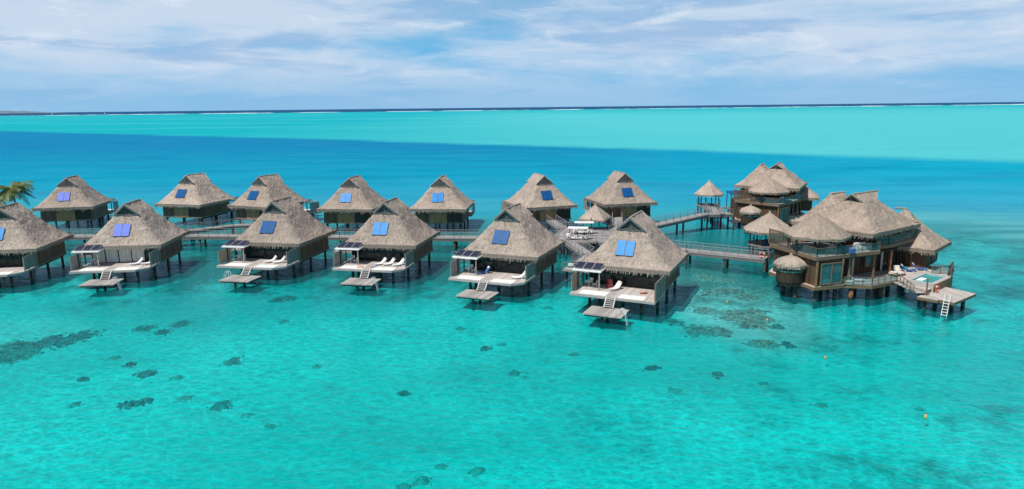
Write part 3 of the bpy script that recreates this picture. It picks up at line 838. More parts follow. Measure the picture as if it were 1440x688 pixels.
# ------------------------------------------------------------------ villas
def prism_walls(mb, poly, z0, z1, mat, closed=True):
    mb.prism(poly, z0, z1, mat)
def lrot(c, yaw, pts):
    return [(c[0]+x*cos(yaw)-y*sin(yaw), c[1]+x*sin(yaw)+y*cos(yaw)) for x, y in pts]
def opening(parent, a, b, z0, z1, glass, frame, name='window', panes=2, off=.06):
    """framed glazing standing proud of a wall line a-b (outside is to the right of a->b)"""
    a = Vector((a[0],a[1],0)); b = Vector((b[0],b[1],0)); d = (b-a).normalized(); n = Vector((d.y,-d.x,0))
    g = MB(); p, q = a+n*off, b+n*off
    g.bar(p+Vector((0,0,(z0+z1)/2)), q+Vector((0,0,(z0+z1)/2)), (z1-z0), glass, .03) if False else None
    g.poly([p+Vector((0,0,z0)), q+Vector((0,0,z0)), q+Vector((0,0,z1)), p+Vector((0,0,z1))], glass)
    o = g.build(name, parent)
    f = MB(); p, q = a+n*(off+.03), b+n*(off+.03)
    for z in (z0, z1): f.bar(p+Vector((0,0,z)), q+Vector((0,0,z)), .1, frame)
    for k in range(panes+1):
        c = p+(q-p)*k/panes; f.bar(c+Vector((0,0,z0)), c+Vector((0,0,z1)), .1, frame)
    f.build('frame', o)
    return o

def make_villa(name_label, rot, origin, hut_off, full=True):
    v = empty('villa', (origin[0], origin[1], 0), rot, name_label, 'villa', 'two-storey thatched villas')
    # lower floor
    lower = [(0,0),(3.7,1.25),(2.8,3.8),(11.6,7.8),(17.4,12.2),(12.5,17),(2,15),(-2.3,8.3)]
    part(MB().prism([(x*.98+.1,y*.98+.15) for x,y in lower], 2.0, 5.2, 'villa_boards'), 'lower_wall', v)
    fl = [(-.35,-.3),(4.0,1.0),(7.1,.3),(11.4,2.4),(13.6,5),(17.8,12.2),(12.5,17.4),(2,15.4),(-2.7,8.3)]
    part(MB().prism(fl, 1.55, 2.0, 'villa_rail', 'deck'), 'lower_floor', v)
    # corner bay: pale timber frame and tall glass
    c = MB()
    c.bar((-.05,-.05,1.98),(-.05,-.05,5.2),.22,'villa_gold'); c.bar((3.7,1.2,1.98),(3.7,1.2,5.2),.18,'villa_gold')
    c.bar((-.3,-.28,1.8),(3.9,1.12,1.8),.12,'villa_gold',.3); c.bar((-.3,-.28,1.8),(-1.1,2.3,1.8),.12,'villa_gold',.3)
    part(c, 'corner_frame', v)
    w = opening(v, (.45,.12), (3.5,1.12), 2.25, 4.85, 'villa_glass', 'villa_rail', 'window', 2, .14)
    part(MB().bb(-.7,.7,-.05,.05,0,.5,'white_fabric'), 'tub', v, loc=(1.35,.40,2.3), rz=R(18.6))
    opening(v, (4.2,4.25), (6.6,5.3), 2.05, 4.7, 'window_glass', 'dark_wood', 'sliding_door', 2, .25)
    opening(v, (8.9,6.35), (10.1,6.9), 3.0, 4.4, 'villa_glass', 'villa_rail', 'window', 1, .25)
    opening(v, (12.1,8.0), (16.6,11.4), 2.05, 4.7, 'window_glass', 'dark_wood', 'sliding_door', 4, .3)
    cu = MB(); cu.bb(-.25,.25,-.03,.03,0,2.6,'curtain'); part(cu, 'curtain', v, loc=(6.9,5.15,2.05), rz=R(25))
    cu = MB(); cu.bb(-.22,.22,-.03,.03,0,2.6,'curtain'); part(cu, 'curtain', v, loc=(12.0,7.6,2.05), rz=R(35))
    # left flank windows
    opening(v, (-1.9,7.2), (-1.3,4.9), 3.1, 4.4, 'small_window', 'dark_wood', 'window', 1, .3)
    # upper terrace slabs
    up = [(-.25,-.25),(9.4,3.4),(9.6,6.2),(3,9),(-2.7,8.6)]
    s = MB().prism(up, 5.3, 5.75, 'villa_rail', 'deck'); s.prism([(x*1.0,y*1.0) for x,y in [(-.1,-.05),(9.2,3.6),(9.4,6.1),(3,8.9),(-2.5,8.5)]], 5.08, 5.298, 'dark_wood')
    part(s, 'upper_terrace', v)
    up2 = [(9.7,4.9),(11.6,5.4),(18.2,10.3),(16.2,12.8),(9.0,8.0)]
    s = MB().prism(up2, 5.62, 6.02, 'villa_rail', 'deck'); part(s, 'upper_balcony', v)
    # upper walls under the main roof
    yw = R(-54); mc = (10.0,10.4)
    uw = lrot(mc, yw, [(-3.9,-4.8),(3.5,-4.8),(3.5,5.4),(-3.9,5.4)])
    part(MB().prism(uw, 5.6, 8.4, 'villa_boards'), 'upper_wall', v)
    lw = lrot((7.5,12.3), R(-62), [(-3.2,-2.8),(3.2,-2.8),(3.2,2.8),(-3.2,2.8)])
    part(MB().prism(lw, 2.0, 8.3, 'villa_boards'), 'wing_wall', v)
    a, b = Vector((*uw[0],0)), Vector((*uw[1],0))
    opening(v, (a+(b-a)*.12)[:2], (a+(b-a)*.55)[:2], 5.8, 8.0, 'window_glass', 'dark_wood', 'sliding_door', 2, .06)
    opening(v, (a+(b-a)*.68)[:2], (a+(b-a)*.92)[:2], 6.5, 7.9, 'villa_glass', 'villa_rail', 'window', 1, .06)
    b2 = Vector((*uw[2],0))
    opening(v, (b+(b2-b)*.08)[:2], (b+(b2-b)*.4)[:2], 5.8, 7.9, 'window_glass', 'dark_wood', 'sliding_door', 2, .06)
    opening(v, (b+(b2-b)*.5)[:2], (b+(b2-b)*.85)[:2], 5.8, 7.9, 'window_glass', 'dark_wood', 'sliding_door', 2, .06)
    # roofs
    def hip(c_, yaw, W_, D_, ze, zr, a_, b_, g_, cc, zg, nm, rear=False):
        m = MB(); hip_roof(m, W_, D_, ze, zr, a_, b_, g_, cc, zg, 'thatch_villa', rear_gablet=rear)
        return m.build(nm, v, loc=(c_[0],c_[1],0), rz=yaw)
    mr = hip(mc, yw, 10.2, 12.8, 8.0, 12.2, 2.6, 4.2, 1.15, 2.1, 11.35, 'main_roof')
    gv = MB(); gv.poly([(-1.1,-2.13,11.3),(1.1,-2.13,11.3),(0,-2.13,12.2)],'gable_dark')
    for sx in (-1,1): gv.bar((sx*1.15,-2.25,11.3),(0,-2.6,12.18),.08,'gable_board',.18)
    gv.bar((0,-2.4,12.2),(0,-3.1,11.1),.06,'dark_metal')
    part(gv, 'gable_vent', mr)
    hip((7.6,12.3), R(-62), 8.4, 7.6, 7.9, 12.0, 1.3, 1.6, .05, 1.3, 11.95, 'wing_roof')
    hip((18.0,13.5), R(45), 8.6, 10.0, 4.9, 9.5, .1, 1.4, .05, .1, 9.45, 'side_roof')
    part(MB().prism(lrot((18.2,13.3), R(47), [(-3.2,-3.4),(3.2,-3.4),(3.2,3.6),(-3.2,3.6)]), 2.0, 5.4, 'villa_boards'), 'side_wall', v)
    q = lrot((18.2,13.3), R(47), [(.4,-3.4),(3.1,-3.4)]); opening(v, q[0], q[1], 2.1, 4.6, 'villa_glass', 'villa_rail', 'window', 2, .06)
    m = MB(); cone_roof(m, 4.0, 7.75, 10.35, 'thatch_villa', 8, .09, rot=R(22.5)); part(m, 'terrace_roof', v, loc=(1.6,4.3,0))
    for k in range(8):
        a = R(22.5+45*k); part(MB().bar((1.6+3.3*cos(a), 4.3+3.3*sin(a), 5.75),(1.6+3.3*cos(a),4.3+3.3*sin(a),8.0),.15,'dark_wood'), 'roof_post', v)
    # railings
    m = MB(); railing(m, [(-.2,-.15,5.75),(9.3,3.45,5.75)],1.05,'villa_rail',1.55,rails=(1.0,),glass='rail_glass'); part(m, 'glass_railing', v)
    m = MB(); railing(m, [(-1.45,4.4,5.75),(-.2,-.15,5.75)],1.05,'villa_rail',1.2,rails=(1.0,.1),glass='rail_glass'); part(m, 'glass_railing', v)
    m = MB(); railing(m, [(9.8,5.0,6.02),(11.5,5.5,6.02),(18.0,10.35,6.02)],1.05,'villa_rail',1.5,rails=(1.0,.1),glass='rail_glass'); part(m, 'glass_railing', v)
    m = MB()
    a, b = Vector((-2.7,8.9,5.75)), Vector((-1.6,4.6,5.75))
    m.poly([a,b,b+Vector((0,0,1.9)),a+Vector((0,0,1.9))],'mesh_screen')
    for k in range(3): p = a+(b-a)*k/2; m.bar(p, p+Vector((0,0,2.0)),.12,'villa_rail')
    m.bar(a+Vector((0,0,1.95)),b+Vector((0,0,1.95)),.12,'villa_rail')
    part(m, 'privacy_screen', v)
    m = MB(); railing(m, [(3.9,.9,2.0),(7.1,.4,2.0),(11.3,2.45,2.0)],1.0,'villa_rail',1.25,rails=(1.0,.55,.1),glass='rail_glass'); part(m, 'deck_railing', v)
    # columns and stilts
    for x, y in ((17.2,9.9),(12.3,6.1),(8.9,3.8),(5,2.2)):
        part(MB().bar((x,y,2.0),(x,y,5.3),.26,'post_rust' if x > 12 else 'villa_rail'), 'column', v)
    for i, (x, y) in enumerate([(-1.8,5.5),(.3,.5),(3.2,1.6),(5.0,1.2),(-1.5,2.4),(7.2,1.3),(9.4,2.4),(3,5),(7.5,5.2),(11.8,5.2),(12.4,8.5),(16,8.8),(17,11.5),(1,9),(6,9.5),(3,13),(10,14),(14,12.5)]):
        part(MB().tube([(x,y,-1.3),(x,y,1.6)],.27,'post',9), 'stilt', v, smooth=True)
        if i in (3, 6):
            part(MB().tube([(x,y,-.2),(x,y,1.1)],.285,'post_rust',9), 'pile_collar', v, smooth=True)
    # round bathroom hut hanging off the flank
    hx, hy = hut_off
    h = MB(); h.lathe([(1.5,1.75),(1.66,2.1),(1.66,4.5)],'hut_boards',14,(hx,hy)); h.prism([(hx+1.45*cos(2*pi*k/14),hy+1.45*sin(2*pi*k/14)) for k in range(14)],1.65,1.76,'villa_rail')
    hut = part(h, 'hut_wall', v)
    m = MB(); cone_roof(m, 2.05, 4.2, 5.4, 'thatch_small', 9, .24, hx, hy, tuft=120); part(m, 'hut_roof', v)
    m = MB(); m.lathe([(1.69,3.4),(1.69,3.6)],'small_window',14,(hx,hy)); part(m, 'window', hut)
    return v

v1 = make_villa('large two-storey thatched villa in front with pool, glass railings and swim platform', 0, (37.2,81.0), (-2.0,3.1))
v2 = make_villa('rear two-storey thatched villa half hidden behind the front villa', R(25), (49.8,126.0), (-3.6,3.4))
V1 = (37.2,81.0,0,0)
# pool terrace of the front villa
t = [(11.4,2.4),(11.9,-2.5),(18.1,2.3),(19.6,5.6),(22.4,8.4),(18.6,12.0),(13.6,5)]
part(MB().prism(t, 1.58, 2.01, 'villa_rail', 'deck'), 'pool_terrace', v1)
ang = R(40)
m = MB(); pc = (14.8,1.6)
def rb(mb, cx, cy, sx, sy, z0, z1, mat): mb.box((cx,cy,(z0+z1)/2),(sx,sy,z1-z0),mat,rz=ang)
def off(u, w): return (pc[0]+u*cos(ang)-w*sin(ang), pc[1]+u*sin(ang)+w*cos(ang))
for u, w, sx, sy in ((0,-1.35,5.9,.5),(0,1.35,5.9,.5),(-2.7,0,.5,2.2),(2.7,0,.5,2.2)):
    x, y = off(u, w); rb(m, x, y, sx, sy, 1.0, 2.55, 'fascia')
x, y = off(0,-1.62); rb(m, x, y, 6.2, .08, .9, 2.5, 'villa_gold')
pool = part(m, 'pool', v1)
m = MB(); rb(m, pc[0], pc[1], 4.9, 2.2, 1.6, 2.42, 'pool_water') if 'pool_water' in MATS else None
glassy('pool_water', (.07,.38,.38), .05)
m = MB(); rb(m, pc[0], pc[1], 4.9, 2.2, 1.6, 2.42, 'pool_water'); part(m, 'pool_water', pool)
m = MB(); rb(m, *off(-.9,.5), 1.5, .7, 2.425, 2.5, 'white_fabric'); part(m, 'pool_step', pool)
# stairs from deck to platform
m = MB()
for k in range(6):
    f = k/5; m.box((11.2+f*.15, 1.6-f*4.0, 1.95-f*.09-.06*0),(1.1,.55,.12),'deck')
part(m, 'deck_steps', v1)
m = MB(); railing(m, [(11.3,2.4,2.0),(10.5,-2.6,1.75)],1.0,'villa_rail',1.1,rails=(1.0,.5)); part(m, 'stair_railing', v1)
m = MB(); railing(m, [(11.9,-2.9,1.6),(12.0,-2.6,1.6)],2.0,'villa_rail',1.2,rails=(1.0,.05),glass=None); part(m, 'pool_fence', v1); m = MB(); railing(m,[(17.7,1.9,2.4),(18.9,3.4,2.4)],1.4,'villa_rail',1.0,rails=(1.0,.1),glass='rail_glass'); part(m, 'pool_fence', v1)
m = MB(); railing(m, [(17.6,5.6,2.0),(20.0,5.9,2.0),(22.1,8.4,2.0)],1.1,'villa_rail',1.1,rails=(1.0,.5,.1),glass='rail_glass'); part(m, 'glass_railing', v1)
# lower swim platform
m = MB().prism([(10.6,-3.2),(12.0,-4.9),(12.4,-4.6),(13.3,-5.9),(18.3,-2.2),(16.6,1.0),(15.9,.4),(15.5,.9),(11.9,-2.2)], 1.22, 1.55, 'villa_rail', 'deck')
sp = part(m, 'swim_platform', v1)
for x, y in ((11.6,-3.2),(13.2,-4.9),(15,-3.0),(16.9,-2.1),(14,-1.4),(16,-.2),(12.6,-.5),(15.5,3.2),(18,5)):
    part(MB().tube([(x,y,-1.3),(x,y,1.25)],.22,'post',8), 'stilt', sp, smooth=True)
m = MB(); lx, ly = 12.75, -5.45; dx, dy = -.62, -.6
for q in (-.28,.28):
    px, py = lx+q*.65, ly-q*.75
    m.tube([(px+.45,py+.4,1.55),(px+.4,py+.35,2.2),(px+.1,py+.1,2.35),(px-.1,py-.1,2.0),(px-.55,py-.5,-.5)],.04,'white_paint',6)
for k in range(7):
    f = k/6; cx, cy, cz = lx-.15-.36*f, ly-.15-.32*f, 1.7-1.95*f
    m.bar((cx-.28*.65,cy+.28*.75,cz),(cx+.28*.65,cy-.28*.75,cz),.12,'white_paint',.05)
part(m, 'ladder', sp)
def ring(base, off_, rz, tilt, label):
    m = MB(); n = 20; prev = None
    pts = [(.36*cos(2*pi*i/n), 0, .36*sin(2*pi*i/n)) for i in range(n+1)]
    m.tube(pts,.10,'orange_paint',8,cap=False)
    o = small('life_ring', m, base, off_, rz, label, 'life ring', 'life rings on railings')
    b = MB()
    for k in range(4):
        a = pi/4+k*pi/2; c = Vector((.36*cos(a),0,.36*sin(a))); tg = Vector((-sin(a),0,cos(a)))
        b.tube([c-tg*.06,c+tg*.06],.112,'white_paint',8)
    b.build('band', o); o.rotation_euler.x = tilt
    return o
ring(V1, (14.0,-1.45,2.0), R(40), R(-5), 'orange life ring hanging on the pool wall of the front villa')
ring((0,0,0,0), (36.2,96.6,2.65), R(-32), 0, 'orange life ring on the boardwalk end rail next to the front villa')
ring((0,0,0,0), (40.6,130.8,3.85), R(0), 0, 'orange life ring on the ramped boardwalk rail near the small gazebo')
# furniture on the villas
def vl(x, y, z, rz, lab, proto): place(proto, V1, (x,y,z), R(rz), lab, 'sun lounger', GL)
vl(4.6,2.0,2.0,60,'white lounger next to the corner glass on the villa lower deck',lounger0)
vl(6.2,2.6,2.0,60,'second white lounger from the corner glass on the villa lower deck',lounger0)
vl(15.5,7.3,2.0,70,'blue lounger behind the pool, nearer the villa wall',blue_lounger0)
vl(17.4,8.0,2.0,70,'blue lounger behind the pool, farther from the villa wall',blue_lounger0)
def daybed():
    r = empty('daybed', (0,0,0)); MB().bb(-.9,.9,-.55,.55,.22,.42,'cream_fabric').build('mattress', r)
    MB().bb(-.92,.92,-.57,.57,.0,.22,'dark_wood').build('frame', r); MB().box((-.68,0,.5),(.4,.9,.14),'cream_fabric').build('pillow', r); return r
place(daybed(), V1, (12.9,5.3,2.0), R(25), 'cream daybed on the terrace between villa wall and pool', 'daybed')
place(make_armchair('cream_fabric'), V1, (13.6,6.6,2.0), R(-10), 'cream armchair behind the daybed by the villa wall', 'armchair')
def umb_table(label, base, off_, rz=0):
    o = make_table(.75, 'dark_metal', 'white_paint'); return place(o, base, off_, rz, label, 'table')
umb_table('round white table on the villa upper terrace near the privacy screen', V1, (-.5,3.4,5.75))
def sofa(mat, w=2.0):
    r = empty('sofa', (0,0,0)); MB().bb(-w/2,w/2,-.4,.4,.1,.42,mat).build('seat', r); MB().bb(-w/2,w/2,.3,.46,.42,.85,mat).build('backrest', r)
    for s in (-1,1): MB().bb(s*(w/2+.08)-.08,s*(w/2+.08)+.08,-.4,.46,.1,.62,mat).build('armrest', r)
    return r
place(sofa('cream_fabric'), V1, (3.6,2.9,5.75), R(20), 'cream sofa under the terrace thatch of the front villa', 'sofa')
place(sofa('blue_fabric'), V1, (4.6,2.6,5.75), R(110), 'blue sofa beside the glass railing of the front villa upper terrace', 'sofa')
place(sofa('white_fabric',1.8), V1, (7.4,4.2,5.75), R(20), 'white sofa on the open corner of the front villa upper terrace', 'sofa')
V2 = (49.8,126.0,0,R(25))
umb_table('pale round table on the rear villa upper terrace', V2, (-.6,5.0,5.75))
place(sofa('white_fabric'), V2, (4.0,2.7,5.75), R(20), 'white sofa under the terrace thatch of the rear villa', 'sofa')
for i,(x,y) in enumerate(((4.8,2.0),(6.4,2.6))):
    place(lounger0, V2, (x,y,2.0), R(60), ['white lounger on the rear villa lower deck, next to its corner','white lounger on the rear villa lower deck, farther from its corner'][i], 'sun lounger', GL)

# ------------------------------------------------------------------ palm trees
def frond(mb, base, az, L_, droop, up, mat):
    n = 14; prev = Vector(base); d = Vector((cos(az), sin(az), 0)); pts = []
    for i in range(n+1):
        t = i/n; pts.append(Vector(base)+d*(L_*t*(1-.18*droop*t))+Vector((0,0,up*L_*t-droop*L_*t*t)))
    mb.tube(pts, .03, mat, 4, cap=False, radii=[.05*(1-i/n)+.008 for i in range(n+1)])
    side = Vector((-d.y, d.x, 0))
    for i in range(1, n*3):
        t = i/(n*3); k = min(int(t*n), n-1); f = t*n-k; p = pts[k].lerp(pts[k+1], f)
        tg = (pts[k+1]-pts[k]).normalized(); l = L_*.26*sin(pi*(.12+.85*t))+.08
        for s in (-1, 1):
            e = p+side*s*l*random.uniform(.75,1)+tg*l*.55+Vector((0,0,-l*random.uniform(.3,.75)))
            w = tg*.05
            mid = p.lerp(e,.5)+Vector((0,0,l*.1))
            mb.poly([p-w, mid-w*1.2, e, mid+w*1.2, p+w], mat)
def palm_mat(name, a, b):
    m, nt = newmat(name); out = N(nt,'ShaderNodeOutputMaterial'); p = N(nt,'ShaderNodeBsdfPrincipled'); g = N(nt,'ShaderNodeNewGeometry')
    c = mixc(nt, g.outputs['Random Per Island'], a, b); L(nt, c, p.inputs['Base Color']); p.inputs['Roughness'].default_value = .5
    tr = N(nt,'ShaderNodeBsdfTranslucent'); L(nt, c, tr.inputs[0]); mx = N(nt,'ShaderNodeMixShader'); mx.inputs[0].default_value = .3
    L(nt,p.outputs[0],mx.inputs[1]); L(nt,tr.outputs[0],mx.inputs[2]); L(nt,mx.outputs[0],out.inputs[0]); MATS[name] = m
palm_mat('palm_leaf', (.06,.11,.025), (.28,.31,.08))
def palm(x, y, zc, lab, seed, L_=5.2):
    random.seed(seed); r = empty('palm_tree', (x,y,0), 0, lab, 'palm tree', 'palm trees')
    part(MB().tube([(.8,.3,-1),(.5,.1,zc*.4),(.15,0,zc*.75),(0,0,zc)],.2,'bark',9,radii=[.28,.2,.17,.15]), 'trunk', r, smooth=True)
    m = MB()
    for k in range(26):
        az = k*2.399+random.uniform(-.2,.2); up = random.uniform(-.1,.95); frond(m, (0,0,zc), az, L_*random.uniform(.8,1.08), random.uniform(.55,.9), up, 'palm_leaf')
    part(m, 'crown', r)
    m = MB()
    for k in range(7):
        a = k*.9; c = Vector((.25*cos(a),.25*sin(a),zc-.25)); m.lathe([(.0,c.z-.13),(.1,c.z-.06),(.12,c.z),(.08,c.z+.1),(0,c.z+.13)],'door_boards',8,(c.x,c.y))
    part(m, 'coconuts', r)
palm(-111.5,152,7.2,'coconut palm with its crown beside the back row bungalow roof',3)
palm(-116.5,150,6.4,'coconut palm partly cut by the picture edge, yellowish fronds',5)

# ------------------------------------------------------------------ water, seabed, sea, sky
def grid_plane(name, x0,x1,y0,y1,nx,ny,z,mat,zf=None):
    me = bpy.data.meshes.new(name); v = []; f = []
    for j in range(ny+1):
        for i in range(nx+1):
            x = x0+(x1-x0)*i/nx; y = y0+(y1-y0)*j/ny; v.append((x,y,zf(x,y) if zf else z))
    for j in range(ny):
        for i in range(nx):
            a = j*(nx+1)+i; f.append((a,a+1,a+nx+2,a+nx+1))
    me.from_pydata(v,[],f); me.materials.append(mat)
    for p in me.polygons: p.use_smooth = True
    o = bpy.data.objects.new(name, me); col.objects.link(o); return o

# --- water surface
def water_material():
    m, nt = newmat('lagoon_water'); out = N(nt,'ShaderNodeOutputMaterial')
    g = N(nt,'ShaderNodeNewGeometry'); P = g.outputs['Position']; s = N(nt,'ShaderNodeSeparateXYZ'); L(nt,P,s.inputs[0])
    X, Y = s.outputs['X'], s.outputs['Y']
    wz = nz(nt, vmap(nt,P,(.008,.008,.008)), 1, 3, .55)
    wz2 = nz(nt, vmap(nt,P,(.03,.03,.03)), 1, 4, .6)
    wob_ = mth(nt,'MULTIPLY',mth(nt,'SUBTRACT',wz,.5),70)
    wob2 = mth(nt,'MULTIPLY',mth(nt,'SUBTRACT',wz2,.5),40)
    # sharp edge of the sand shelf: a line through (1,456) and (216,288), curving away left
    xl = mth(nt,'MULTIPLY',X,-.79)
    line = mth(nt,'ADD',xl,457)
    leftbow = mth(nt,'MULTIPLY',mth(nt,'MINIMUM',X,0.0),-.28)      # to the left it recedes more slowly
    line = mth(nt,'ADD',line,leftbow if False else mth(nt,'MULTIPLY',mth(nt,'MAXIMUM',mth(nt,'SUBTRACT',mth(nt,'MULTIPLY',X,-1.0),60),0.0),-.09))
    dsh = mth(nt,'ADD',mth(nt,'SUBTRACT',Y,line),mth(nt,'MULTIPLY',mth(nt,'SUBTRACT',wz,.5),62))
    dsh = mth(nt,'ADD',dsh,mth(nt,'MULTIPLY',mth(nt,'SUBTRACT',wz2,.5),22))
    shelf = mrange(nt,dsh,-34,12)
    # deep channel starts behind the far bungalows
    dch = mth(nt,'ADD',mth(nt,'ADD',Y,wob2),mth(nt,'MULTIPLY',X,.12))
    chan = mrange(nt,dch,128,190)
    # outer ocean beyond the barrier reef
    docean = mth(nt,'ADD',Y,mth(nt,'MULTIPLY',X,-.12))
    ocean = mrange(nt,docean,5750,5950)
    # body colours
    near = mixc(nt, mrange(nt,wz2,.35,.7), (0.0,.34,.345), (.0,.26,.29))
    st = nz(nt, vmap(nt,P,(.018,.055,.05)), 1, 6, .68, .5)
    chcol = mixc(nt, mrange(nt,Y,150,520), (.0,.29,.42), (.0,.19,.365))
    chcol = mixc(nt, mrange(nt,X,10,160,0,.55), chcol, (.0,.34,.47))
    chcol = mixc(nt, mrange(nt,st,.42,.72,0,.45), chcol, (.0,.15,.30))
    big = nz(nt, vmap(nt,P,(.0016,.004,.001)), 1, 4, .6)
    shcol = mixc(nt, mth(nt,'MULTIPLY',mrange(nt,mth(nt,'ADD',X,mth(nt,'MULTIPLY',Y,.06)),-300,250),mrange(nt,Y,1200,3500,1,.45)), (.0,.35,.40), (.07,.455,.485))
    shcol = mixc(nt, mrange(nt,big,.45,.72,0,.4), shcol, (.09,.52,.53))
    shcol = mixc(nt, mrange(nt,Y,2500,5200,0,.5), shcol, (.0,.35,.395))
    occol = (.005,.06,.16)
    c = mixc(nt, chan, near, chcol); c = mixc(nt, shelf, c, shcol); c = mixc(nt, ocean, c, occol)
    # wind-ruffled streaks and reef flat on the right-hand side
    rst = nz(nt, vmap(nt,P,(.02,.16,.05)), 1, 5, .65)
    rf = mth(nt,'MULTIPLY', mrange(nt,rst,.36,.60,.35,1), mth(nt,'MULTIPLY', mrange(nt,mth(nt,'ADD',X,wob2),62,95), mth(nt,'MULTIPLY',mrange(nt,mth(nt,'ADD',Y,wob2),70,100),mrange(nt,mth(nt,'ADD',Y,wob2),170,140))))
    c = mixc(nt, mth(nt,'MULTIPLY',rf,.75), c, (.12,.41,.42))
    # how much of the bed shows
    op = mth(nt,'MAXIMUM', mth(nt,'ADD',mrange(nt,dch,112,160,.17,1.0),mrange(nt,wz2,.4,.7,0,.12)), mrange(nt,Y,0,400,.0,1.0))
    op = mth(nt,'MAXIMUM', op, mth(nt,'MULTIPLY',rf,.9))
    op = mth(nt,'MAXIMUM', op, mrange(nt,mth(nt,'ABSOLUTE',X),140,230))
    # waves
    vb = vmap(nt,P,(1,1.0,1),(0,0,R(18)))
    w1 = nz(nt, vmap(nt,vb,(.55,1.25,1)), 1, 4, .62, .5)
    w2 = nz(nt, vmap(nt,vb,(2.6,5.0,1)), 1, 3, .6, .3)
    w3 = nz(nt, vmap(nt,vb,(.09,.22,1)), 1, 4, .6)
    hh = mth(nt,'ADD', mth(nt,'MULTIPLY',w1,.42), mth(nt,'ADD', mth(nt,'MULTIPLY',w2,.11), mth(nt,'MULTIPLY',w3,.7)))
    b = N(nt,'ShaderNodeBump'); b.inputs['Distance'].default_value = 1.0; L(nt, mrange(nt,nz(nt, vmap(nt,P,(.025,.05,.03)),1,4,.6),.35,.65,.35,1.0), b.inputs['Strength']); L(nt,hh,b.inputs['Height'])
    dif = N(nt,'ShaderNodeBsdfDiffuse'); L(nt,c,dif.inputs[0]); L(nt,b.outputs[0],dif.inputs['Normal'])
    tr = N(nt,'ShaderNodeBsdfTransparent')
    gx = mth(nt,'DIVIDE',mth(nt,'SUBTRACT',X,27.5),10); gy = mth(nt,'DIVIDE',mth(nt,'SUBTRACT',Y,84),22)
    shal = mrange(nt, mth(nt,'ADD',mth(nt,'MULTIPLY',gx,gx),mth(nt,'MULTIPLY',gy,gy)), .25, 1.3, 1, 0)
    lx_ = mth(nt,'DIVIDE',mth(nt,'ADD',X,59),14); ly_ = mth(nt,'DIVIDE',mth(nt,'SUBTRACT',Y,73),7)
    shal = mth(nt,'MAXIMUM', shal, mrange(nt, mth(nt,'ADD',mth(nt,'MULTIPLY',lx_,lx_),mth(nt,'MULTIPLY',ly_,ly_)), .3, 1.4, .45, 0))
    shal = mth(nt,'MAXIMUM', shal, mrange(nt,mth(nt,'ADD',Y,wob2),92,112,0,.35))
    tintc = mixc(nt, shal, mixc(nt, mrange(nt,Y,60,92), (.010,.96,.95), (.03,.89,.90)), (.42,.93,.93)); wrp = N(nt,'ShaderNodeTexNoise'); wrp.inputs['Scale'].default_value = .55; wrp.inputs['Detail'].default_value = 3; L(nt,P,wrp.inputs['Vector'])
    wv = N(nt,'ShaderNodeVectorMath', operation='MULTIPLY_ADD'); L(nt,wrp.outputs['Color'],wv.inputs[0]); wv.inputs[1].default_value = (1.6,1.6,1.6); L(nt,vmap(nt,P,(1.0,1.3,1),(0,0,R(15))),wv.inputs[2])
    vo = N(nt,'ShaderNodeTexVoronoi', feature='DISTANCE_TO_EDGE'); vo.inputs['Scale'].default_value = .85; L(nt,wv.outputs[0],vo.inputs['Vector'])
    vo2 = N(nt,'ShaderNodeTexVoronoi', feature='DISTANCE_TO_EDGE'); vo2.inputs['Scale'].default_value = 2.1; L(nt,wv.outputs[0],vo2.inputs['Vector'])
    ca = mth(nt,'ADD', mrange(nt,vo.outputs['Distance'],.0,.26,.66,0), mrange(nt,vo2.outputs['Distance'],.0,.28,.40,0))  # web of focused sunlight painted into the water's transmission tint
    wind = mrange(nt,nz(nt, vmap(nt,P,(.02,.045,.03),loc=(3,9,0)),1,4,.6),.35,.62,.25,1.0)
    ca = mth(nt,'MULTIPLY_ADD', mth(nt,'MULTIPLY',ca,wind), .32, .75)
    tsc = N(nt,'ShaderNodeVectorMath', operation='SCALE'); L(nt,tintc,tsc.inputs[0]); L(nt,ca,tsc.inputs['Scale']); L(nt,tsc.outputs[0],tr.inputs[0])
    mx = N(nt,'ShaderNodeMixShader'); L(nt,op,mx.inputs[0]); L(nt,tr.outputs[0],mx.inputs[1]); L(nt,dif.outputs[0],mx.inputs[2])
    gl = N(nt,'ShaderNodeBsdfGlossy'); gl.inputs['Roughness'].default_value = .07; gl.inputs['Color'].default_value = (.85,.95,1,1); L(nt,b.outputs[0],gl.inputs['Normal'])
    fr = N(nt,'ShaderNodeFresnel'); fr.inputs['IOR'].default_value = 1.33; L(nt,b.outputs[0],fr.inputs['Normal'])
    ff = mth(nt,'MINIMUM', mth(nt,'MULTIPLY',mth(nt,'MULTIPLY',fr.outputs[0],.8),mrange(nt,Y,90,260,.85,.12)), .34)
    m2 = N(nt,'ShaderNodeMixShader'); L(nt,ff,m2.inputs[0]); L(nt,mx.outputs[0],m2.inputs[1]); L(nt,gl.outputs[0],m2.inputs[2])
    L(nt,m2.outputs[0],out.inputs[0]); return m
wm = water_material()
me = bpy.data.meshes.new('lagoon_water'); S = 90000
me.from_pydata([(-S,-200,0),(S,-200,0),(S,S,0),(-S,S,0)],[],[(0,1,2,3)]); me.materials.append(wm)
o = bpy.data.objects.new('lagoon_water', me); col.objects.link(o); o['kind'] = 'structure'

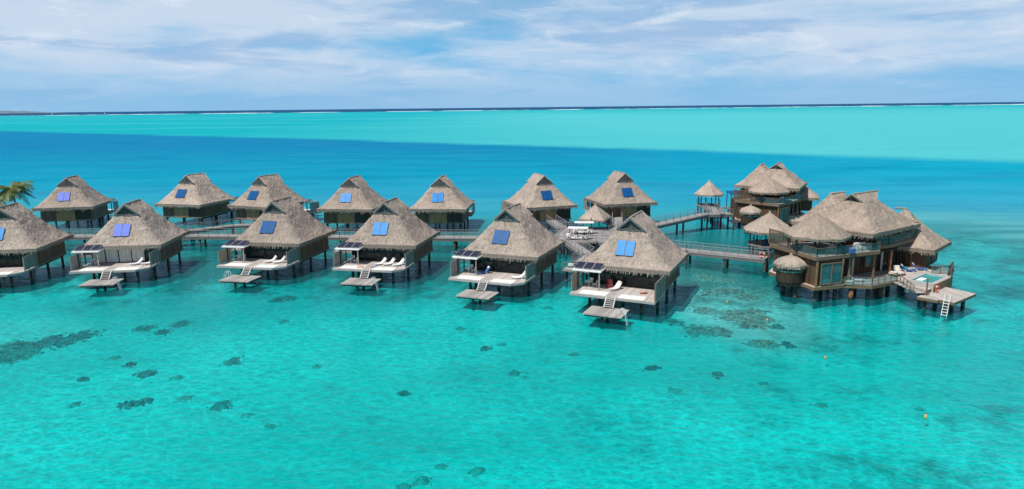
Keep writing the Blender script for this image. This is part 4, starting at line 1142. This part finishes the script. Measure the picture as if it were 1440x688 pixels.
# --- sand bed with darker algae-covered rubble
def bed_material():
    m, nt = newmat('seabed'); out = N(nt,'ShaderNodeOutputMaterial'); g = N(nt,'ShaderNodeNewGeometry'); P = g.outputs['Position']
    s = N(nt,'ShaderNodeSeparateXYZ'); L(nt,P,s.inputs[0]); X, Y = s.outputs['X'], s.outputs['Y']
    a = nz(nt, vmap(nt,P,(.11,.11,.11)), 1, 6, .62); b = nz(nt, vmap(nt,P,(.45,.45,.45),loc=(7,3,0)), 1, 6, .68, .4)
    f = nz(nt, vmap(nt,P,(.9,2.0,1.5),(0,0,R(20))), 1, 6, .72, .6)
    sand = mixc(nt, mrange(nt,f,.3,.7), (.58,.62,.58), (.88,.90,.85))  # sand ripples; the pale patches also paint in caustic light
    # rubble cover rises towards the bungalows and lower right
    cov = mrange(nt,mth(nt,'ADD',Y,mth(nt,'MULTIPLY',X,.08)),74,104,0,.25)
    cov = mth(nt,'MULTIPLY', cov, mrange(nt,X,42,62,1,.3))
    cov = mth(nt,'ADD',cov,mrange(nt,mth(nt,'SUBTRACT',X,mth(nt,'MULTIPLY',Y,.35)),-28,12,0,.06))
    q = mth(nt,'ADD',mth(nt,'MULTIPLY',a,.62),mth(nt,'MULTIPLY',b,.38)); q = mth(nt,'ADD',q,cov)
    k = mrange(nt,q,.54,.76,0,.9)
    c = mixc(nt, k, sand, mixc(nt, f, (.05,.08,.08), (.24,.25,.20)))
    d = N(nt,'ShaderNodeBsdfDiffuse'); L(nt,c,d.inputs[0])
    bp = N(nt,'ShaderNodeBump'); bp.inputs['Distance'].default_value = .4; bp.inputs['Strength'].default_value=.6; L(nt,mth(nt,'ADD',b,mth(nt,'MULTIPLY',f,.3)),bp.inputs['Height']); L(nt,bp.outputs[0],d.inputs['Normal'])
    L(nt,d.outputs[0],out.inputs[0]); return m
BZ = -.8
def bedz(x, y):
    z = BZ+.16*noise.noise((x*.06,y*.06,0))+.08*noise.noise((x*.3,y*.3,1))
    if y > 135: z -= (y-135)*.05
    return z
o = grid_plane('seabed', -260,260,-10,420,260,215,BZ,bed_material(),bedz); o['kind'] = 'structure'

# --- coral heads
def coral_mat(name, a, b):
    m, nt = newmat(name); out = N(nt,'ShaderNodeOutputMaterial'); t = N(nt,'ShaderNodeTexCoord'); p = N(nt,'ShaderNodeBsdfDiffuse')
    f = nz(nt, vmap(nt,t.outputs['Object'],(1.2,1.2,1.2)), 1, 6, .7); g = N(nt,'ShaderNodeNewGeometry')
    L(nt, ramp(nt,mth(nt,'ADD',mth(nt,'MULTIPLY',f,.6),mth(nt,'MULTIPLY',g.outputs['Random Per Island'],.4)),[(.30,a),(.68,b)]), p.inputs[0])
    L(nt,p.outputs[0],out.inputs[0]); MATS[name] = m
coral_mat('coral_dark', (.06,.10,.105), (.26,.30,.29)); coral_mat('coral_brown', (.15,.07,.06), (.75,.40,.32)); coral_mat('coral_faint', (.20,.27,.25), (.46,.50,.44))
def coral(x, y, lx, ly, h, mat, label, seed, group='coral heads on the sandy lagoon bed', lumps=1, name='coral_head'):
    """a patch of many small knobbly heads, dense in the middle and ragged at the edge"""
    random.seed(seed); mb = MB(); k = mb.mi(mat); area = lx*ly
    cl = [(random.uniform(-.6,.6), random.uniform(-.55,.55), random.uniform(.35,.7)) for _ in range(max(1,lumps//2))] if lumps > 2 else [(0,0,1.0)]
    cnt = int(min(700, max(34, area*(17 if mat == 'coral_brown' else 12)*(1 if mat != 'coral_faint' else .5))))
    for _ in range(cnt):
        c = random.choice(cl); a = random.uniform(0,2*pi); q = min(1.5, abs(random.gauss(0,.62)))
        bx = (c[0]+q*cos(a)*c[2])*lx/2; by = (c[1]+q*sin(a)*c[2])*ly/2
        s_ = random.uniform(.08,.34)*(1.2-.5*q)*(1.15 if area > 8 else .9); hh = h*random.uniform(.35,1.1)*(1.2-.6*q)
        k = mb.mi('coral_faint' if (q > .62 and random.random() < .6) else mat)
        n, mrg = 9, 3; b0 = len(mb.v); zb = bedz(x+bx, y+by)-bedz(x,y)
        for i in range(mrg+1):
            t = i/mrg; rr = sin(t*pi/2)+.04
            for j in range(n):
                aa = 2*pi*j/n; nn = 1+.45*noise.noise((cos(aa)*1.5+seed+bx,sin(aa)*1.5+by,t))
                mb.v.append((bx+cos(aa)*rr*nn*s_*1.3, by+sin(aa)*rr*nn*s_, zb+hh*cos(t*pi/2)-.06*t))
        for i in range(mrg):
            for j in range(n): mb.f.append((b0+i*n+j,b0+(i+1)*n+j,b0+(i+1)*n+(j+1)%n,b0+i*n+(j+1)%n)); mb.m.append(k); mb.uv.append(None)
    o = mb.build(name, smooth=True); o.location = (x,y,bedz(x,y))
    return tag(o, label, 'coral', group)
# world position (x, y), size and look of each patch
CORALS = [
 (-52.3,68.9,5.8,7.3,0.30,'coral_brown',14,'large brown coral thicket cut by the picture edge'),
 (-50.3,72.3,5.9,6.9,0.30,'coral_dark',14,'ragged dark coral thicket joined to the brown one at the picture edge'),
 (-51.4,66.6,3.3,2.9,0.30,'coral_dark',4,'small dark coral patch just below the large brown thicket'),
 (-42.9,76.0,2.6,2.5,0.30,'coral_brown',1,'slim brown coral head, first of three in a line below the violet-collector bungalow'),
 (-40.0,74.4,2.2,2.3,0.30,'coral_dark',1,'dim coral head in the middle of the three-in-a-line group'),
 (-39.1,77.5,2.8,4.0,0.30,'coral_dark',4,'ragged coral patch at the upper end of the three-in-a-line group'),
 (-40.8,66.5,1.7,1.5,0.15,'coral_faint',1,'faint coral patch beside the large thicket, closest to it'),
 (-38.2,64.4,1.2,1.4,0.30,'coral_dark',1,'small dark coral spot just above the oval coral head'),
 (-35.3,61.9,2.2,1.9,0.30,'coral_dark',1,'dark smooth oval coral head in the open sand'),
 (-40.6,60.8,1.0,0.9,0.30,'coral_dark',1,'thin dark coral sliver below the large thicket'),
 (-32.0,60.9,1.5,1.4,0.15,'coral_faint',1,'faint coral patch beside the dark smooth oval head'),
 (-33.0,55.0,2.4,1.8,0.30,'coral_dark',2,'long dark coral head with a thin tail'),
 (-31.9,55.7,1.3,0.9,0.30,'coral_dark',1,'thin tail patch touching the long dark coral head'),
 (-38.0,55.2,1.1,1.5,0.15,'coral_faint',1,'dim round coral patch nearest the long dark coral head on its outer side'),
 (-28.8,56.0,1.2,1.6,0.15,'coral_faint',2,'faint coral patch between the long dark head and the biggest dark dome'),
 (-25.6,54.5,2.8,2.9,0.30,'coral_dark',3,'biggest dark coral dome in the open lagoon'),
 (-28.2,65.1,2.2,2.3,0.30,'coral_dark',2,'dark coral head alone in bright sand above the biggest dome'),
 (-22.0,52.5,0.9,0.7,0.15,'coral_faint',1,'faint coral sliver just past the biggest dark dome'),
 (-19.4,50.5,1.0,0.8,0.15,'coral_faint',1,'faint coral sliver second past the biggest dark dome'),
 (-27.4,77.9,1.2,1.7,0.15,'coral_faint',1,'tiny coral patch below the brown reef strip'),
 (-30.4,87.9,4.6,3.5,0.30,'coral_brown',8,'brown green reef strip below the bungalow whose ladder faces away from the villas'),
 (-19.3,63.3,1.0,1.1,0.15,'coral_faint',1,'tiny faint coral patch in the middle of the lagoon'),
 (-9.3,56.4,1.6,1.6,0.30,'coral_dark',3,'solitary dark coral head in the centre of the picture'),
 (-2.9,68.1,1.3,1.6,0.30,'coral_dark',1,'small dark coral head below the blue-lounger bungalow, nearer the camera'),
 (-1.2,69.5,0.8,1.2,0.15,'coral_faint',1,'tiny coral patch below the blue-lounger bungalow, farther from the camera'),
 (-6.0,74.8,1.1,1.4,0.15,'coral_faint',1,'tiny faint coral patch straight below the swim platform without a ladder'),
 (0.5,61.1,2.5,2.3,0.30,'coral_faint',6,'ragged dim coral patch between the centre and the ladder platform'),
 (-6.2,42.2,1.0,1.0,0.30,'coral_faint',2,'round dim coral patch at the bottom of the picture, alone'),
 (-5.2,44.1,0.8,0.9,0.15,'coral_faint',1,'faint coral patch next to the bottom pair'),
 (-2.6,43.4,1.4,1.4,0.30,'coral_faint',5,'ragged coral patch at the bottom of the picture beside the faint one'),
 (-7.4,41.5,1.0,0.8,0.15,'coral_faint',2,'faint coral patch cut by the bottom picture edge'),
 (6.3,66.3,2.1,1.9,0.15,'coral_faint',4,'mottled coral patch below the ladder platform'),
 (4.4,82.3,1.3,1.7,0.15,'coral_faint',1,'tiny coral patch beside the ladder platform, toward the blue-lounger bungalow'),
 (13.4,61.8,2.0,1.7,0.30,'coral_dark',4,'dark coral head below the coral garden, in open sand'),
 (19.1,60.2,1.1,1.6,0.30,'coral_dark',2,'small dark coral head below the big purple brown dome'),
 (14.3,56.6,1.2,1.2,0.15,'coral_faint',2,'faint coral patch below the dark head in open sand'),
 (22.8,58.2,1.7,1.5,0.15,'coral_faint',3,'faint coral patch near the yellow buoy in open water'),
 (25.6,53.3,1.9,1.7,0.15,'coral_faint',4,'mottled coral patch between the two open-water buoys'),
 (33.1,52.6,1.5,1.3,0.15,'coral_faint',3,'faint coral patch right behind the farthest-out buoy'),
 (25.5,69.6,7.0,5.2,0.30,'coral_brown',3,'big purple brown coral dome at the front of the coral garden'),
 (22.9,72.8,3.2,3.5,0.30,'coral_brown',2,'brown coral head beside the big dome'),
 (20.7,73.1,2.9,3.9,0.30,'coral_brown',2,'brown coral head second from the big dome'),
 (19.6,76.0,4.1,4.1,0.30,'coral_brown',3,'slanting brown coral ridge at the outer corner of the coral garden'),
 (23.6,81.0,4.7,4.2,0.30,'coral_brown',3,'purple brown coral head next to the bungalow shadow'),
 (26.4,78.0,6.3,6.2,0.30,'coral_brown',6,'broad coral mound in the centre of the coral garden'),
 (26.9,75.7,7.0,3.8,0.30,'coral_brown',6,'low coral field in front of the broad mound'),
 (29.3,79.6,3.2,3.8,0.30,'coral_brown',2,'brown coral head behind the low coral field'),
 (29.4,76.7,3.4,4.0,0.30,'coral_brown',3,'pinkish coral head nearest the villa in the garden'),
 (25.4,87.5,5.7,4.3,0.30,'coral_brown',4,'coral strip behind the bungalow shadow'),
 (30.1,88.7,5.5,6.2,0.30,'coral_brown',4,'tall brown coral mound below the boardwalk branch'),
 (30.2,85.5,4.7,4.3,0.30,'coral_brown',3,'coral head touching the tall brown mound'),
 (29.3,94.9,6.1,7.6,0.30,'coral_brown',5,'wide coral patch directly under the boardwalk branch'),
 (25.3,92.3,4.0,4.7,0.30,'coral_brown',3,'coral patch behind the bungalow nearest the villa'),
 (32.7,86.1,2.2,2.4,0.15,'coral_faint',2,'faint coral patch near the villa stilts'),
 (30.0,73.8,2.4,2.4,0.30,'coral_dark',4,'dark coral patch in front of the villa shadow'),
 (29.2,68.3,2.1,2.3,0.30,'coral_dark',4,'dark mottled coral patch in front of the villa, second from its shadow'),
]

for i,(x,y,lx,ly,h,mt,lp,lab) in enumerate(CORALS): coral(x,y,lx,ly,h,mt,lab,i*3+1,lumps=lp)

# --- buoys
def buoy(x, y, lab, r_=.12):
    m = MB(); m.lathe([(.0,-.12),(r_*.7,-.1),(r_,.05),(r_*.8,.22),(r_*.3,.32),(0,.34)],'buoy_yellow',14); o = m.build('buoy', smooth=True); o.location = (x,y,0)
    c = MB(); c.tube([(0,0,.33),(0,0,.42)],.04,'dark_metal',6); c.build('eyelet', o)
    tag(o, lab, 'buoy', 'small mooring buoys')
buoy(26.5,81.3,'small yellow buoy floating in the coral garden')
buoy(30.0,62.1,'small yellow buoy in open water in front of the villa')
buoy(32.0,49.3,'small yellow buoy floating farthest out in open water')
buoy(28.8,74.0,'small yellow buoy just off the pinkish coral head')


# --- surf on the barrier reef, distant island, sailing boats
def foam_mat():
    m, nt = newmat('foam'); out = N(nt,'ShaderNodeOutputMaterial'); d = N(nt,'ShaderNodeBsdfDiffuse'); d.inputs[0].default_value = (.85,.88,.88,1)
    t = N(nt,'ShaderNodeNewGeometry'); n = nz(nt, vmap(nt,t.outputs['Position'],(.003,.01,.02)), 1, 4, .7); tr = N(nt,'ShaderNodeBsdfTransparent'); mx = N(nt,'ShaderNodeMixShader')
    L(nt, mrange(nt,n,.40,.56), mx.inputs[0]); L(nt,tr.outputs[0],mx.inputs[1]); L(nt,d.outputs[0],mx.inputs[2]); L(nt,mx.outputs[0],out.inputs[0]); MATS['foam'] = m
foam_mat()
m = MB(); random.seed(4); xs = [i*150-9000 for i in range(121)]
for i in range(120):
    def yy(x): return 5700+.12*x+60*noise.noise((x*.002,0,0))
    x0, x1 = xs[i], xs[i+1]; h0 = 1.5+5*abs(noise.noise((x0*.004,1,0))); h1 = 1.5+5*abs(noise.noise((x1*.004,1,0)))
    a = (x0,yy(x0),.0); b = (x1,yy(x1),.0); c = (x1,yy(x1)+25,h1); d = (x0,yy(x0)+25,h0); e = (x1,yy(x1)+400,.3); f = (x0,yy(x0)+400,.3)
    m.poly([a,b,c,d],'foam'); m.poly([d,c,e,f],'foam')
o = m.build('surf_line'); o['kind'] = 'structure'
m = MB(); n = 60
def island_h(t): return max(0, sin(pi*t))**.8*(95+70*noise.noise((t*5,2,0))+22*noise.noise((t*17,2,0)))
prev = None
k = m.mi('island_hazed'); rows = []
for i in range(n+1):
    t = i/n; x = -21500+t*4900; h = island_h(t)*1.25; row = [(x,23500,-2),(x+60,24100,h*.55),(x,24800,h),(x-40,25600,h*.6),(x,26400,-2)]; rows.append(row)
b0 = len(m.v)
for r_ in rows: m.v += r_
for i in range(n):
    for j in range(4): m.f.append((b0+i*5+j,b0+(i+1)*5+j,b0+(i+1)*5+j+1,b0+i*5+j+1)); m.m.append(k); m.uv.append(None)
o = m.build('distant_island', smooth=True); o['kind'] = 'structure'
def yacht(x, y, lab):
    r = empty('sailing_boat', (x,y,0), R(20), lab, 'sailing boat', 'sailing boats on the horizon')
    m = MB(); m.prism([(-6,-1.6),(4,-1.8),(8,0),(4,1.8),(-6,1.6)],-.4,1.8,'white_paint'); part(m, 'hull', r)
    part(MB().tube([(0,0,1.8),(0,0,20)],.2,'fascia',6), 'mast', r)
    m = MB(); m.prism([(-5.5,-.08),(-.3,-.08),(-.3,.08),(-5.5,.08)],2.6,3.0,'sail'); m.poly([(-5.5,.1,3),(-.3,.1,3),(-.3,.1,19.5)],'sail'); m.poly([(-5.5,-.1,3),(-.3,-.1,19.5),(-.3,-.1,3)],'sail'); part(m, 'mainsail', r)
    m = MB(); m.poly([(.4,.1,2.2),(7.5,.1,2.2),(.4,.1,17)],'sail'); m.poly([(.4,-.1,2.2),(.4,-.1,17),(7.5,-.1,2.2)],'sail'); part(m, 'jib', r)
yacht(-4780,7250,'tiny white sailing boat on the horizon, nearer the distant island')
yacht(-4170,7150,'tiny white sailing boat on the horizon, farther from the distant island')

# ------------------------------------------------------------------ world
SUN = Vector((-.36,-.33,.87)).normalized()
elev = math.asin(SUN.z); azim = math.atan2(SUN.x, SUN.y)
w = bpy.data.worlds.new('World'); sc.world = w; w.use_nodes = True; nt = w.node_tree; nt.nodes.clear()
out = N(nt,'ShaderNodeOutputWorld')
sky = N(nt,'ShaderNodeTexSky'); sky.sky_type = 'NISHITA'; sky.sun_disc = False; sky.sun_elevation = elev; sky.sun_rotation = azim
sky.air_density = 1.0; sky.dust_density = .6; sky.ozone_density = 1.5; sky.altitude = 0
tc = N(nt,'ShaderNodeTexCoord'); V = tc.outputs['Generated']; s = N(nt,'ShaderNodeSeparateXYZ'); L(nt,V,s.inputs[0])
zc = mth(nt,'ADD',mth(nt,'MAXIMUM',s.outputs['Z'],0.0),.06)
cx = mth(nt,'DIVIDE',s.outputs['X'],zc); cy = mth(nt,'DIVIDE',s.outputs['Y'],zc)
cb = N(nt,'ShaderNodeCombineXYZ'); L(nt,cx,cb.inputs[0]); L(nt,cy,cb.inputs[1]); CV = cb.outputs[0]
n1 = nz(nt, vmap(nt,V,(1.9,1.9,11),loc=(1.3,.4,.35)), 1, 9, .56, .5)
n2 = nz(nt, vmap(nt,V,(9,9,40),loc=(3.1,1.1,.8)), 1, 8, .62, .6)
n3 = nz(nt, vmap(nt,V,(3.6,3.6,26),loc=(6.2,2.2,.1)), 1, 7, .55, .4)
n4 = nz(nt, vmap(nt,CV,(.22,.25,1)), 1, 7, .6, .5)
cov = mrange(nt, mth(nt,'ADD',mth(nt,'MULTIPLY',n1,.72),mth(nt,'ADD',mth(nt,'MULTIPLY',n2,.18),mth(nt,'MULTIPLY',n4,.10))), .33, .54)
skyc = N(nt,'ShaderNodeVectorMath', operation='SCALE'); skyc.inputs['Scale'].default_value = .055; L(nt,sky.outputs[0],skyc.inputs[0])
el = s.outputs['Z']
blue = mixc(nt, mrange(nt,el,.05,.35,.9,.08), skyc.outputs[0], (.13,.50,.86))
cl = mixc(nt, mrange(nt,n3,.46,.62), (.60,.71,.86), (.37,.54,.78))
cl = mixc(nt, mrange(nt,n2,.52,.70,0,.6), cl, (.80,.86,.94))
lowhaze = mrange(nt, el, .0, .075, .45, 1.0)
cvf = mth(nt,'MULTIPLY', mth(nt,'MULTIPLY',cov,lowhaze), mrange(nt,el,.16,.42,.95,.06))
skyall = mixc(nt, cvf, blue, cl)
hz = mixc(nt, mrange(nt,el,-.01,.07,.75,0.0), skyall, (.30,.54,.80))
bg = N(nt,'ShaderNodeBackground'); L(nt,hz,bg.inputs[0]); bg.inputs[1].default_value = 1.0
L(nt,bg.outputs[0],out.inputs[0])
ld = bpy.data.lights.new('sun','SUN'); ld.energy = 4.6; ld.angle = R(.53); ld.color = (1,.965,.91)
lo = bpy.data.objects.new('sun', ld); col.objects.link(lo); lo.rotation_euler = (-SUN).to_track_quat('-Z','Y').to_euler()

# ------------------------------------------------------------------ camera
cam = bpy.data.cameras.new('camera'); co = bpy.data.objects.new('camera', cam); col.objects.link(co); sc.camera = co
cam.sensor_width = 36; cam.lens = 24.0; cam.clip_end = 200000; cam.clip_start = .5
pitch = math.atan(193/960); roll = .0108
fw = Vector((0,cos(pitch),-sin(pitch))); r0 = Vector((1,0,0)); u0 = r0.cross(fw)
rt = cos(roll)*r0-sin(roll)*u0; up = cos(roll)*u0+sin(roll)*r0
co.matrix_world = Matrix(((rt.x,up.x,-fw.x,0),(rt.y,up.y,-fw.y,0),(rt.z,up.z,-fw.z,24),(0,0,0,1)))
sc.render.resolution_x = 1024; sc.render.resolution_y = 489
sc.view_settings.view_transform = 'Standard'; sc.view_settings.look = 'None'; sc.view_settings.exposure = 0; sc.view_settings.gamma = 1
sc.cycles.max_bounces = 6; sc.cycles.transparent_max_bounces = 12; sc.cycles.caustics_reflective = False; sc.cycles.caustics_refractive = False
sc.cycles.sample_clamp_indirect = 4
